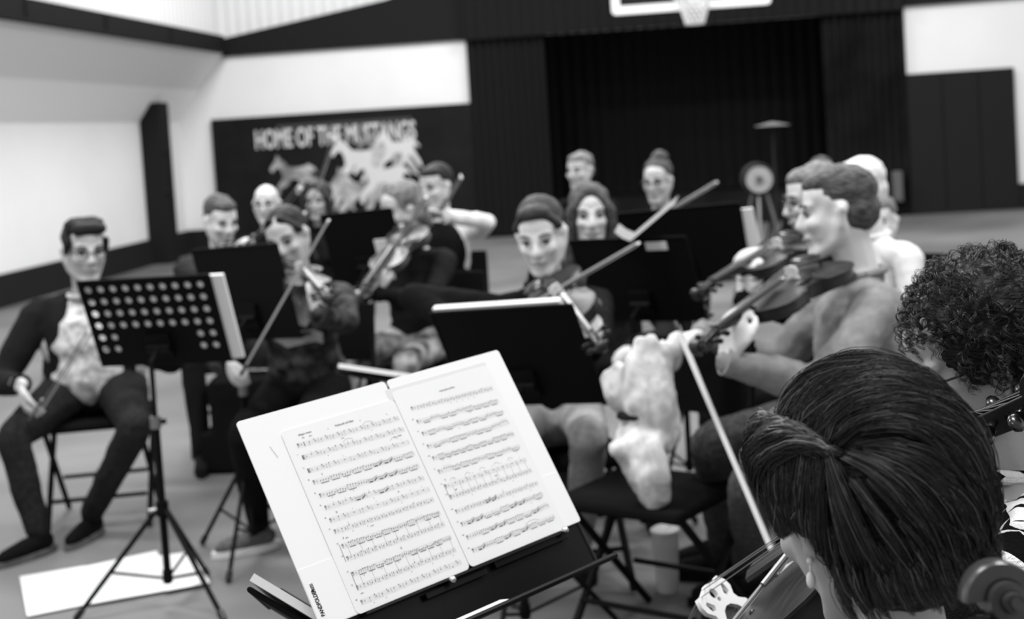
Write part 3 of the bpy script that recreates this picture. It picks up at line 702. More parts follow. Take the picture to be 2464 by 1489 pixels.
# ================================================================== bowed instruments
OUTL = [(-.178, .0), (-.175, .035), (-.163, .068), (-.14, .09), (-.11, .102), (-.08, .101), (-.055, .088), (-.043, .082), (-.036, .068), (-.02, .057), (.0, .0545), (.02, .058), (.034, .066), (.04, .076), (.052, .074), (.075, .079), (.10, .083), (.13, .079), (.155, .062), (.17, .036), (.178, .0)]
def cellolike(name, label, cat, C, ydir, zdir, s=1.0, hs=None, deep=.017, varn='varnish', top='varnish_light', group=None, chin=True, fine=False, endpin=False):
    """body centre C, ydir towards the scroll, zdir the top's outward normal"""
    hs = hs or s; y_ = V(ydir).normalized(); z_ = V(zdir); z_ = (z_ - y_ * z_.dot(y_)).normalized(); x_ = y_.cross(z_)
    r = thing(name, label, cat, C, group)
    W = lambda x, y, z: V(C) + x_ * x + y_ * y + z_ * z
    ys = [p[0] for p in OUTL]; xs = [p[1] for p in OUTL]
    loop = [(x * s, y * s) for y, x in OUTL] + [(-x * s, y * s) for y, x in OUTL[-2:0:-1]]
    n = len(loop); hz = deep
    def rings(levels):
        vv = []
        for k, z in levels: vv += [W(x * k, y * k, z) for x, y in loop]
        return vv, [(i * n + j, i * n + (j + 1) % n, (i + 1) * n + (j + 1) % n, (i + 1) * n + j) for i in range(len(levels) - 1) for j in range(n)]
    a = .014 * s
    mb = MB(); vv, ff = rings([(.02, -hz - a), (.45, -hz - a * .8), (.8, -hz - a * .25), (.97, -hz), (1.02, -hz), (1.02, -hz + .003 * s), (.975, -hz + .003 * s), (.975, hz - .003 * s)])
    mb.add(vv, ff + [tuple(range(n))]); mb.build('ribs_and_back', M[varn], r)
    mb = MB(); vv, ff = rings([(.975, hz - .003 * s), (1.02, hz - .003 * s), (1.02, hz), (.97, hz), (.8, hz + a * .25), (.45, hz + a * .85), (.02, hz + a)])
    L = 6 * n; mb.add(vv, ff + [tuple(range(L, L + n))]); mb.build('top_plate', M[top], r)
    tz = hz + a
    for k in (-1, 1):
        mb = MB(); pts = [W(k * (.030 + .012 * t + .006 * math.sin(t * 3.3)) * s, (.035 - .075 * t) * s, hz + a * .75) for t in np.linspace(0, 1, 9)]
        mb.tube(pts, [.003 * s * (.6 + .8 * math.sin(PI * t)) for t in np.linspace(0, 1, 9)], 6); mb.ell(pts[0], .0045 * s); mb.ell(pts[-1], .0055 * s); mb.build('f_hole', M['ebony'], r)
    ny = .308 * s; body_top = .178 * s
    bz = tz + .033 * s if s < 1.5 else tz + .068      # bridge crown
    nz = hz + .010 * hs
    # neck
    mb = MB(); mb.tube([W(0, .165 * s, hz - .006 * hs), W(0, .19 * s, nz - .010 * hs), W(0, ny, nz - .009 * hs)], [(.016 * hs, .012 * hs), (.0095 * hs, .0105 * hs), (.0085 * hs, .0105 * hs)], 12, flat=z_); mb.build('neck', M[varn], r)
    fe = .045 * s; slope = (bz - nz) / (ny - (-.012 * s)); fz = lambda y: nz + slope * (ny - y) * .72
    mb = MB(); P8 = []
    for y, wd_ in ((fe, .0205 * hs), (ny, .0118 * hs)):
        z = fz(y); P8 += [[W(-wd_, y, z - .004 * hs), W(-wd_ * .9, y, z), W(-wd_ * .4, y, z + .0035 * hs), W(wd_ * .4, y, z + .0035 * hs), W(wd_ * .9, y, z), W(wd_, y, z - .004 * hs)]]
    vv = P8[0] + P8[1]; mb.add(vv, [(i, i + 1, i + 7, i + 6) for i in range(5)] + [(5, 0, 6, 11), (5, 4, 3, 2, 1, 0), (6, 7, 8, 9, 10, 11)]); mb.build('fingerboard', M['ebony'], r)
    mb = MB(); mb.box(W(0, ny + .002, nz + .003), (.024 * hs, .005 * hs, .009 * hs), Matrix((x_, y_, z_)).transposed()); mb.build('nut', M['ebony'], r)
    FR = Matrix((x_, y_, z_)).transposed()
    # pegbox and scroll
    pb = .062 * hs; back = lambda t: nz - .020 * hs - .008 * hs * (1 - t)
    mb = MB()
    for k in (-1, 1):
        w0, w1 = .0118 * hs, .0090 * hs
        mb.hexa([W(k * w0, ny, nz - .016 * hs), W(k * w1, ny + pb, nz - .036 * hs), W(k * (w1 - .004 * hs), ny + pb, nz - .036 * hs), W(k * (w0 - .004 * hs), ny, nz - .016 * hs),
                 W(k * w0, ny, nz + .002 * hs), W(k * w1, ny + pb, nz - .014 * hs), W(k * (w1 - .004 * hs), ny + pb, nz - .014 * hs), W(k * (w0 - .004 * hs), ny, nz + .002 * hs)])
    mb.hexa([W(-.0118 * hs, ny, nz - .020 * hs), W(.0118 * hs, ny, nz - .020 * hs), W(.009 * hs, ny + pb, nz - .040 * hs), W(-.009 * hs, ny + pb, nz - .040 * hs),
             W(-.0118 * hs, ny, nz - .014 * hs), W(.0118 * hs, ny, nz - .014 * hs), W(.009 * hs, ny + pb, nz - .034 * hs), W(-.009 * hs, ny + pb, nz - .034 * hs)])
    mb.build('pegbox', M[varn], r, bevel=.0012 * hs)
    cy_, cz_ = ny + pb + .012 * hs, nz - .0175 * hs
    r0 = .0225 * hs; T = 2.5 * 2 * PI; NS = 90 if fine else 44
    mb = MB(); vv = []; ff = []
    for i in range(NS + 1):
        t = T * i / NS; Ro = r0 * math.exp(-.105 * t); Ri = Ro * .50; wd_ = hs * (.0085 + .0012 * t) if t < T * .9 else hs * (.0085 + .0012 * T * .9)
        dy, dz = math.sin(t), -math.cos(t)
        for rr, ww in ((Ro, wd_ * .80), (Ro * .96, wd_), (Ri * 1.12, wd_), (Ri, wd_ * .8)):
            vv.append(W(ww, cy_ + dy * rr, cz_ + dz * rr))
        for rr, ww in ((Ri, wd_ * .8), (Ri * 1.12, wd_), (Ro * .96, wd_), (Ro, wd_ * .80)):
            vv.append(W(-ww, cy_ + dy * rr, cz_ + dz * rr))
    for i in range(NS):
        for k in range(8): ff.append((i * 8 + k, i * 8 + (k + 1) % 8, (i + 1) * 8 + (k + 1) % 8, (i + 1) * 8 + k))
    ff += [tuple(range(7, -1, -1)), tuple(range(NS * 8, NS * 8 + 8))]
    mb.add(vv, ff); ew = hs * (.0085 + .0012 * T * .9)
    mb.tube([W(-ew, cy_, cz_), W(ew, cy_, cz_)], .0035 * hs, 12)
    mb.build('scroll', M[varn], r)
    for i in range(4):
        py_ = ny + pb * (.14 + .235 * i); pz = nz - .008 * hs - .016 * hs * (py_ - ny) / pb; k = 1 if i % 2 else -1
        mb = MB(); mb.tube([W(-k * .015 * hs, py_, pz), W(k * .028 * hs, py_, pz)], [.0028 * hs, .0036 * hs], 8); mb.tube([W(k * .024 * hs, py_, pz), W(k * .027 * hs, py_, pz)], .0055 * hs, 10)
        mb.ell(W(k * .037 * hs, py_, pz), (.0115 * hs, .0045 * hs, .0085 * hs), FR); mb.build('peg', M['ebony'], r)
    # bridge: 2D outline with holes
    by = -.012 * s
    if s > 1.5:
        H = bz - hz - a * .9; Wd = .046
        o = [(-Wd, 0), (-Wd, .008), (-.035, .018), (-.033, .028), (-.042, .040), (-.042, .052), (-.034, .066), (-.02, H - .006), (0, H), (.02, H - .006), (.034, .066), (.042, .052), (.042, .040), (.033, .028), (.035, .018), (Wd, .008), (Wd, 0), (.026, 0), (.021, .012), (.011, .022), (0, .025), (-.011, .022), (-.021, .012), (-.026, 0)]
        holes = [circ(0, .052, .0085), circ(0.0, .040, .004), [(x - .025, y) for x, y in [(-.006, .036), (.004, .032), (.007, .04), (-.001, .052), (-.007, .05)]], [(x + .025, y) for x, y in [(.006, .036), (.007, .05), (.001, .052), (-.007, .04), (-.004, .032)]]]
        flat('bridge', [o] + holes, .009, M['maple'], r, W(0, by, hz + a * .9), x_, z_)
    else:
        H = bz - tz + .004; o = [(-.021, 0), (-.02, .006), (-.015, .012), (-.02, .02), (-.017, H - .004), (0, H), (.017, H - .004), (.02, .02), (.015, .012), (.02, .006), (.021, 0), (.011, 0), (0, .009), (-.011, 0)]
        flat('bridge', [[(x * s, y) for x, y in o], circ(0, .019, .004)], .004, M['soffit2'], r, W(0, by, tz - .003), x_, z_)
    mb = MB(); mb.hexa([W(-.009 * hs, -.16 * s, tz + .004 * s), W(.009 * hs, -.16 * s, tz + .004 * s), W(.017 * hs, -.065 * s, tz + .016 * s), W(-.017 * hs, -.065 * s, tz + .016 * s), W(-.009 * hs, -.16 * s, tz + .009 * s), W(.009 * hs, -.16 * s, tz + .009 * s), W(.017 * hs, -.065 * s, tz + .022 * s), W(-.017 * hs, -.065 * s, tz + .022 * s)]); mb.build('tailpiece', M['ebony'], r, bevel=.002)
    for i in range(4):
        q = (i - 1.5) / 1.5; mb = MB(); cr = -abs(q) * .004 * s
        mb.tube([W(q * .012 * hs, -.068 * s, tz + .023 * s), W(q * .0165 * hs, by, bz + cr), W(q * .008 * hs, ny, nz + .0075 * hs), W(q * .004 * hs, ny + pb * (.3 + .2 * i), nz - .012 * hs)], .0006 * (1.3 if s > 1.5 else 1), 5); mb.build('string', M['string'], r)
    if chin:
        mb = MB(); mb.ell(W(.045 * s, -.135 * s, hz + .026 * s), (.042 * s, .032 * s, .008 * s), FR); mb.cap(W(.03 * s, -.172 * s, hz + .022 * s), .005, W(.03 * s, -.172 * s, -hz), .005); mb.build('chin_rest', M['ebony'], r)
    if endpin:
        mb = MB(); mb.tube([W(0, -.178 * s, 0), W(0, -.178 * s - .35, 0)], .005, 8); mb.build('endpin', M['chrome'], r)
    return r, W
def bow(label, A, B, hair_side=(0, 0, -1), group=None, m='bow_wood', k=1.0):
    """A frog end, B tip end"""
    A, B = V(A), V(B); d = (B - A).normalized(); h = V(hair_side); h = (h - d * h.dot(d)).normalized(); L = (B - A).length
    r = thing('bow', label, 'bow', A, group); n = 12
    mb = MB(); mb.tube([A + d * L * t + h * .010 * 4 * t * (1 - t) for t in np.linspace(0, 1, n)], [(.0046 - .0018 * t) * k for t in np.linspace(0, 1, n)], 8); mb.build('stick', M[m], r)
    mb = MB(); mb.tube([A + d * .05, A + d * .13], .0058 * k, 8); mb.build('grip', M['grey_metal'], r)
    mb = MB(); FR = Matrix((d, h, d.cross(h))).transposed(); mb.box(A + d * .025 + h * .014, (.05, .022, .011), FR); mb.build('frog', M['ebony'], r, bevel=.002)
    mb = MB(); mb.ell(A + d * .025 + h * .014 + d.cross(h) * .0055, (.004, .004, .001), FR); mb.build('frog_eye', M['pearl'], r)
    mb = MB(); mb.hexa([B - d * .02 - d.cross(h) * .003, B + d * .004 - d.cross(h) * .003, B + d * .008 + h * .024 - d.cross(h) * .004, B - d * .004 + h * .024 - d.cross(h) * .004,
                        B - d * .02 + d.cross(h) * .003, B + d * .004 + d.cross(h) * .003, B + d * .008 + h * .024 + d.cross(h) * .004, B - d * .004 + h * .024 + d.cross(h) * .004]); mb.build('tip', M['pearl'], r)
    mb = MB(); FRh = Matrix((d, h, d.cross(h))).transposed(); a = A + d * .045 + h * .024; b_ = B + h * .024; mb.box((a + b_) / 2, ((b_ - a).length, .0012, .009 * k), FRh); mb.build('bow_hair', M['bow_hair'], r, smooth=False)
    return r

# ================================================================== the open part book on its stand
BO = V((-0.50974821, 1.84759201, 0.83891266)); BR_ = V((0.66251373, 0.74726928, 0.05161579)).normalized(); BU = V((-0.41335146, 0.30726248, 0.85716413)).normalized()
BU = (BU - BR_ * BU.dot(BR_)).normalized(); BN = BR_.cross(BU)
def B(u, v, n=0.0): return BO + BR_ * u + BU * v + BN * n
bs, _, _ = stand('glossy black music stand holding the open white part book', B(.03, -.076, -.006), BR_, BU, .488, .385, 1, False, .30, .9, ledge=.052, desk_m='gloss_black')
mb = MB(); FRB = Matrix((BR_, BU, BN)).transposed()
mb.box(B(.27, -.006, .006), (.40, .004, .014), FRB); mb.build('page_shelf', M['ebony'], bs, smooth=False)
mb = MB(); mb.box(B(.40, -.012, .004), (.16, .012, .003), FRB); mb.box(B(.24, -.016, .004), (.12, .01, .003), FRB); mb.build('hinge_plate', M['gloss_black'], bs, smooth=False, bevel=.001)
for u, v in ((.2272, -.010), (.4695, -.006)):
    mb = MB(); mb.ell(B(u, v, .016), .0062); mb.tube([B(u, v, .0), B(u, v, .016)], .003, 8); mb.build('clip_knob', M['chrome'], bs)
folder = thing('part_book', 'open white folder with printed music pages on the glossy black stand', 'sheet music', B(.26, 0, 0))
def board(x0, x1, y0, y1, z0, z1, r, name, m, parent, corners=5):
    return flat(name, [rrect(x0, y0, x1, y1, r, corners)], z1 - z0, M[m], parent, B(0, 0, (z0 + z1) / 2), BR_, BU)
board(-.001, .2745, -.002, .322, .0, .002, .006, 'folder_board', 'paper', folder)
board(.2790, .5215, .0, .322, .0, .002, .006, 'folder_board', 'paper', folder)
mb = MB(); mb.box(B(.2768, .155, .0012), (.010, .30, .001), FRB); mb.build('folder_spine', M['paper2'], folder, smooth=False)
board(.0, .075, -.001, .0865, .002, .0024, .003, 'folder_pocket', 'paper', folder)
board(.47, .5205, .0005, .0905, .002, .0024, .003, 'folder_pocket', 'paper', folder)
board(.268, .482, .287, .307, .0021, .0024, .001, 'page_edge', 'paper3', folder)
pgL = board(.0605, .2755, -.003, .2885, .0026, .0031, .008, 'page', 'paper2', folder)
pgR = board(.2765, .4835, -.002, .3000, .0026, .0031, .008, 'page', 'paper2', folder)
ZI = .0034
mbI = MB(); mbS = MB(); mbG = MB()
def seg(mb, u0, v0, u1, v1, th, z=ZI):
    d = V((u1 - u0, v1 - v0)); n = V((-d.y, d.x)).normalized() * th / 2
    mb.add([B(u0 - n.x, v0 - n.y, z), B(u1 - n.x, v1 - n.y, z), B(u1 + n.x, v1 + n.y, z), B(u0 + n.x, v0 + n.y, z)], [(0, 1, 2, 3)])
def dot(mb, u, v, a, b, tilt=.4):
    P = []
    for k in range(8):
        t = 2 * PI * k / 8; x = a * math.cos(t); y = b * math.sin(t)
        P.append(B(u + x * math.cos(tilt) - y * math.sin(tilt), v + x * math.sin(tilt) + y * math.cos(tilt), ZI))
    mb.add(P, [tuple(range(8))])
rnd = random.Random(3)
SP = .00175
def bassclef(u, v):
    pts = [(0, .4), (.6, 1.4), (1.6, 1.7), (2.4, .8), (2.2, -.6), (1.2, -2.0), (0, -3.0)]
    for a, b in zip(pts, pts[1:]): seg(mbI, u + a[0] * SP * .62, v + a[1] * SP * .7 + SP * .6, u + b[0] * SP * .62, v + b[1] * SP * .7 + SP * .6, .0007)
    dot(mbI, u + .0004, v + SP * .8, .0009, .0009); dot(mbI, u + .0023, v + SP * 1.3, .0004, .0004); dot(mbI, u + .0023, v + SP * .4, .0004, .0004)
def altoclef(u, v):
    seg(mbI, u, v - 2 * SP, u, v + 2 * SP, .0011); seg(mbI, u + .0012, v - 2 * SP, u + .0012, v + 2 * SP, .0004)
    for k in (-1, 1):
        seg(mbI, u + .0014, v, u + .0026, v + k * SP * .7, .0006); seg(mbI, u + .0026, v + k * SP * .7, u + .0036, v + k * SP * 1.1, .0008); seg(mbI, u + .0036, v + k * SP * 1.1, u + .0024, v + k * SP * 2, .0007)
def staff(uL, vL, uR, vR, style, clef='b', first=False, heavy=()):
    f = lambda u: vL + (vR - vL) * (u - uL) / (uR - uL)
    for k in range(-2, 3): seg(mbS, uL, vL + k * SP, uR, vR + k * SP, .00022)
    (bassclef if clef == 'b' else altoclef)(uL + .001, f(uL)); u = uL + .0075
    seg(mbI, u, f(u) - SP * .6, u, f(u) + SP * 1.4, .0003); dot(mbI, u + .0005, f(u) - SP * .1, .0006, .0006)
    u += .004
    if first: seg(mbI, u + .0015, f(u) - 2 * SP, u + .0015, f(u) + 2 * SP, .0010); u += .005
    nm = {'sparse': 8, 'eighth': 9, 'quarter': 11, 'rest': 8, 'half': 13}[style]; W = (uR - u) / nm
    for q in range(nm):
        a = u + q * W; b = a + W
        seg(mbG, b, f(b) - 2 * SP, b, f(b) + 2 * SP, .00035)
        if q in heavy:
            n = 8; up = rnd.random() < .5; base = f(a) + SP * (1.2 if q % 2 else .4)
            for j in range(n):
                x = a + W * (j + .7) / (n + .6); y = f(x) + SP * (.8 + (.55 * (j - 4) if j >= 4 else -.25 * (j % 2)))
                dot(mbI, x, y, .0007, .0006); seg(mbG, x, y, x, y - .0038, .00022)
            for (j0, j1) in ((0, 3), (4, 7)):
                x0 = a + W * (j0 + .7) / (n + .6); x1 = a + W * (j1 + .7) / (n + .6); dy = (0, 0) if j0 == 0 else (0, 2.2 * SP)
                seg(mbI, x0, f(x0) - SP * 1.5 + dy[0], x1, f(x1) - SP * 1.5 + dy[1], .0016)
            continue
        if style == 'rest' and rnd.random() < .4:
            seg(mbI, a + W * .45, f(a) + SP * .6, a + W * .6, f(a) + SP * .6, .0008)
            seg(mbG, a + W * .5, f(a) + SP * 3.2, a + W * .53, f(a) + SP * 4.6, .0004); continue
        n = {'sparse': 2, 'eighth': 4, 'quarter': 4, 'rest': 2, 'half': 2}[style]
        down = rnd.random() < .8; ys = []
        p0 = rnd.uniform(-1, 2.2)
        for j in range(n):
            x = a + W * (j + .6) / (n + .35)
            if style in ('sparse', 'rest') and j == 1: 
                y = f(x) + 2.2 * SP; dot(mbI, x, y, .0009, .0008); seg(mbG, x, y, x, y - .0055, .0003); seg(mbI, x + .002, f(x) + SP * .7, x + .0028, f(x) - SP * .6, .0006); dot(mbI, x + .0018, f(x) + SP * .7, .0006, .0006); continue
            if style == 'half' and j == 1: seg(mbI, x, f(x) + SP, x + .0003, f(x) - SP * 1.2, .0008); continue
            y = f(x) + SP * (p0 + rnd.choice((-.5, 0, 0, .5)))
            dot(mbI, x, y, .0009, .00075)
            if down: seg(mbG, x - .0007, y, x - .0007, f(x) - SP * 2.6, .0003)
            else: seg(mbG, x + .0007, y, x + .0007, y + .0052, .0003)
            ys.append((x, y))
        if style in ('eighth', 'quarter') and down and len(ys) > 2:
            seg(mbI, ys[0][0] - .0007, f(ys[0][0]) - SP * 2.6, ys[-1][0] - .0007, f(ys[-1][0]) - SP * 2.6, .0008)
        if rnd.random() < .16: x = a + W * .4; seg(mbI, x, f(x) - SP * 4.6, x + .0012, f(x) - SP * 3.6, .0006)
def slur(u0, u1, v, h=.004):
    P = [(u0 + (u1 - u0) * t, v + h * 4 * t * (1 - t)) for t in np.linspace(0, 1, 8)]
    for a, b in zip(P, P[1:]): seg(mbG, a[0], a[1], b[0], b[1], .00035)
LS = [(.0781, .2605, .2685, .2562, 'sparse'), (.0782, .2410, .2687, .2368, 'sparse'), (.0779, .2192, .2674, .2145, 'rest'), (.0781, .1999, .2676, .1952, 'eighth'), (.0793, .1780, .2659, .1740, 'eighth'),
      (.0796, .1582, .2650, .1528, 'sparse'), (.0788, .1381, .2655, .1334, 'rest'), (.0782, .1204, .2651, .1161, 'half'), (.0806, .0964, .2657, .0935, 'quarter'), (.0801, .0773, .2645, .0749, 'half'),
      (.0782, .0535, .2656, .0517, 'quarter'), (.0760, .0330, .2637, .0320, 'half'), (.0732, .0114, .2634, .0118, 'sparse')]
RS = [(.2988, .2650, .4712, .2594, 'half'), (.2981, .2414, .4703, .2353, 'eighth'), (.2977, .2203, .4703, .2148, 'eighth'), (.2966, .1980, .4707, .1951, 'eighth'), (.2962, .1772, .4698, .1733, 'quarter'),
      (.2955, .1542, .4694, .1505, 'eighth'), (.2954, .1286, .4690, .1262, 'rest'), (.2962, .1104, .4703, .1067, 'half'), (.2937, .0858, .4703, .0834, 'half'), (.2933, .0643, .4696, .0631, 'eighth'),
      (.2925, .0423, .4711, .0426, 'eighth'), (.2918, .0205, .4715, .0226, 'eighth')]
for i, a in enumerate(LS): staff(*a, clef='a' if i in (1, 2) else 'b', first=(i == 0), heavy={3: (4, 5, 6), 4: (4, 5, 6), 5: (2, 4), 3: (5, 6)}.get(i, ()))
for i, a in enumerate(RS): staff(*a, heavy={8: (4, 5), 9: (0, 1, 5, 6), 10: (2, 3, 7), 11: (0, 3, 5)}.get(i, ()))
for vv_ in ((.0964, .0773), (.0535, .0330)):
    seg(mbI, .078, vv_[0] + .004, .0775, vv_[1] - .004, .0006)
    for k in range(9):
        x = .09 + k * .0215; seg(mbG, x, vv_[0], x, vv_[1], .0003)
for k in range(11):
    x = .31 + k * .0155; seg(mbG, x, .128, x, .109, .0003)
    if k % 2 == 0 and k < 9: slur(x, x + .012, .1345)
seg(mbI, .2954, .133, .296, .106, .0006)
for u0, u1, v in ((.2, .222, .262), (.155, .175, .245), (.236, .252, .225), (.41, .44, .027), (.19, .215, .047), (.225, .243, .049)): slur(u0, u1, v)
tag(mbI.build('printed_notes', M['ink'], folder, smooth=False), kind='stuff')
tag(mbG.build('printed_stems_and_barlines', M['ink_mid'], folder, smooth=False), kind='stuff')
tag(mbS.build('printed_staff_lines', M['ink_light'], folder, smooth=False), kind='stuff')
for bd, u, v, sz in (('Violoncell und Bass', .1535, .2722, .0045), ('Violoncell und Bass', .366, .2785, .0042), ('Allegro vivace', .087, .2745, .0042), ('Vcl.', .091, .2690, .0035), ('pizz.', .104, .2690, .0030), ('arco', .155, .2510, .003), ('C', .0975, .2068, .0042), ('D', .0945, .1455, .0042),
                     ('F', .088, .1055, .0048), ('pizz.', .0925, .1055, .0030), ('G', .173, .0625, .0044), ('E', .301, .1375, .0042), ('mf', .311, .1175, .0042), ('cresc.', .140, .1095, .003), ('cresc.', .395, .1175, .003), ('1', .139, .2705, .0045), ('1', .199, .2690, .0045), ('1', .250, .2665, .0045), ('H', .2100, .1440, .004), ('Vcl. u. Bass', .245, .2280, .0035), ('solo', .079, .0225, .003)):
    text('printed_word', bd, sz, M['ink'], folder, B(u, v, ZI), BR_, BU, th=.00002)
for i, (uL, vL, uR, vR, _) in enumerate(LS[1:] + RS[1:]): text('bar_number', str((7, 13, 20, 26, 32, 40, 51, 59, 63, 67, 72, 80, 85, 92, 99, 105, 111, 117, 123, 126, 133, 138, 143)[i % 23]), .0028, M['ink'], folder, B(uL - .006, vL + .005, ZI), BR_, BU, th=.00002)
text('folder_imprint', 'BANDFOLDER', .0088, M['ink'], folder, B(.0128, .0135, .0028), BU * .72, -BR_, th=.00004, bold=.0003)
text('folder_imprint', 'PRESS', .0068, M['ink'], folder, B(.0128, .0500, .0028), BU * .72, -BR_, th=.00004, bold=.0002)
seg(mbx := MB(), .035, .272, .041, .252, .0005, .0030); tag(mbx.build('pencil_scribble', M['ink_mid'], folder, smooth=False))
# white pencil on the ledge
def bplane(px, py, n):
    r = ray(px, py); t = ((BO + BN * n) - CAM).dot(BN) / r.dot(BN); return CAM + r * t
pA, pB = bplane(1226, 1442, .030), bplane(1060, 1515, .030)
pe = thing('pencil', 'white pencil lying on the ledge of the glossy black stand', 'pencil', pA); d = (pB - pA).normalized()
mb = MB(); mb.tube([pA + d * .016, pB + d * .03], .0052, 8); mb.build('barrel', M['pearl'], pe)
mb = MB(); mb.tube([pA, pA + d * .016], [.0009, .0052], 8); mb.build('point', M['pearl'], pe)

# ================================================================== other stands
def stand_from(label, O, Rv, U, w_, h_, **k):
    return stand(label, O, Rv, U, w_, h_, front=-1, **k)
s1O, s1R, s1U = V((-1.93543562, 4.48826434, 0.79860678)), V((0.99587329, -0.09013185, 0.01061278)), V((-0.04312866, -0.36712427, 0.9291715))
_, c1, N1 = stand_from('black music stand with round holes punched through its desk', s1O, s1R, s1U, .47, .33, holes=True, turn=-.62 + 2 * PI / 3 * 0, zlegs=.33)
sheet('white music pages seen edge-on behind the stand with punched holes', s1O, s1R, s1U, N1, .05, .515, .01, .325, th=.012)
s4O, s4R, s4U = V((-0.63150797, 4.14528234, 0.67977295)), V((0.91320891, -0.40227358, 0.06500356)), V((-0.22156085, -0.35628947, 0.90772716))
_, c4, N4 = stand_from('broad black music stand between the violinist in the turtleneck and the open white book', s4O, s4R, s4U, .48, .34, turn=.3)
sheet('thick white part book showing its top edge over the broad black stand', s4O, s4R, s4U, N4, .01, .44, .02, .352, th=.02)
s5O, s5R, s5U = V((-0.27953443, 5.08717233, 0.79093772)), V((0.86254027, -0.5052617, 0.02710903)), V((-0.18907359, -0.27214868, 0.94349683))
_, c5, N5 = stand_from('black music stand carrying a small white label on its desk', s5O, s5R, s5U, .48, .33, turn=.9)
lab = at(1606, 592, 4.85)
mb = MB(); FR5 = Matrix((s5R, s5U, s5R.cross(s5U))).transposed(); lc = s5O + s5R * .36 + s5U * .30 + s5R.cross(s5U) * .006; mb.box(lc, (.085, .03, .004), FR5)
tag(mb.build('paper_label', M['white_cloth'], None, smooth=False), 'small white sticker on the back of the black stand before the long-haired woman', 'label')
s2O, s2R, s2U = V((-1.72, 5.05, 0.79)), V((0.88436666, -0.46394539, 0.05148094)), V((-0.13837151, -0.1552242, 0.97814047))
_, c2, N2 = stand_from('black music stand directly behind the stand with punched holes', s2O, s2R, s2U, .44, .36, turn=.5)
o = at(812, 690, 6.3); _, c3, N3 = stand_from('black music stand in front of the horse mural', o, (.97, -.2, .05), (-.12, -.25, .96), .36, .36, turn=.2)
sheet('narrow grey-white page leaning on the stand before the mural', o, (.97, -.2, .05), (-.12, -.25, .96), -V((.97, -.2, .05)).cross(V((-.12, -.25, .96))), .25, .31, .0, .22, th=.008, off=-.018, m='soffit2')
o = at(1500, 692, 5.75); _, c6, N6 = stand_from('large black music stand facing the violinists by the stage', o, (.97, -.23, .05), (-.15, -.25, .95), .54, .33, turn=.1)
sheet('white pages sticking out beside the large black stand near the stage', o, (.97, -.23, .05), (-.15, -.25, .95), -V((.97, -.23, .05)).cross(V((-.15, -.25, .95))), .08, .60, -.04, .30, th=.01)
# desks tipped flat towards us, seen edge-on, with white folders on them
def edge_on(label, slabel, pl_, pr_, width, depth, up=.04, th=.014):
    rv = (pr_ - pl_).normalized(); vw = (pl_ - CAM).normalized(); nn = rv.cross(vw).normalized()
    if nn.z < 0: nn = -nn
    U = -(vw + nn * up).normalized(); U = (U - rv * U.dot(rv)).normalized(); O = pl_ - U * depth
    N = rv.cross(U); fr = 1 if N.z > 0 else -1
    _, c_, N_ = stand(label, O - nn * .010, rv, U, width, depth - .015, front=fr, turn=.4, ledge=.03)
    sheet(slabel, O, rv, U, N_, -.004, width - .03, .02, depth, th=th, off=.0)
edge_on('black music stand tipped nearly flat, seen edge-on above the open book', 'white pages lying on the nearly flat stand above the open book', at(816, 885, 4.12), at(1000, 912, 4.10), .42, .28, up=-.045, th=.014)
edge_on('black stand desk tipped flat at the lower edge beside the open book', 'closed white folder seen edge-on below the open book', at(606, 1400, 1.90), at(772, 1500, 1.89), .40, .26, up=-.035, th=.012)

# ================================================================== pages on the floor
for i, (lb, quad) in enumerate([('white sheet of music on the floor under the stand with punched holes', [(48, 1392), (205, 1366), (215, 1458), (66, 1488)]),
                                ('second white sheet on the floor overlapping its neighbour by the tripod', [(196, 1372), (378, 1332), (418, 1425), (212, 1462)]),
                                ('third white sheet on the floor behind the tripod leg', [(372, 1348), (470, 1335), (506, 1412), (400, 1432)])]):
    P = [onz(x, y) for x, y in quad]; z = .002 + .004 * i
    c = sum(P, V()) / 4; r = thing('floor_sheet', lb, 'paper', c, None)
    mb = MB(); n = 6; vv = []
    for a in range(n + 1):
        for b in range(n + 1):
            s_, t_ = a / n, b / n
            p = P[3].lerp(P[2], s_).lerp(P[0].lerp(P[1], s_), t_); vv.append(p + V((0, 0, z + .004 * math.sin(3 * s_ + i) * math.sin(PI * t_) ** 2 + .006)))
    k = len(vv); vv += [p - V((0, 0, .0015)) for p in vv]
    ff = [(a * (n + 1) + b, (a + 1) * (n + 1) + b, (a + 1) * (n + 1) + b + 1, a * (n + 1) + b + 1) for a in range(n) for b in range(n)]
    mb.add(vv, ff + [tuple(k + j for j in reversed(f)) for f in ff]); mb.build('sheet', M['paper'], r)
    mb = MB()
    for q in range(6):
        t_ = .15 + .12 * q
        for w_ in range(3):
            a, b = P[3].lerp(P[0], t_ + w_ * .012).lerp(P[2].lerp(P[1], t_ + w_ * .012), .1), P[3].lerp(P[0], t_ + w_ * .012).lerp(P[2].lerp(P[1], t_ + w_ * .012), .9)
            u_ = V((0, 0, z + .0125)); dv = (P[0] - P[3]).normalized() * .001
            mb.add([a + u_, b + u_, b + u_ + dv, a + u_ + dv], [(0, 1, 2, 3)])
    tag(mb.build('printed_staves', M['paper3'], r, smooth=False), kind='stuff')

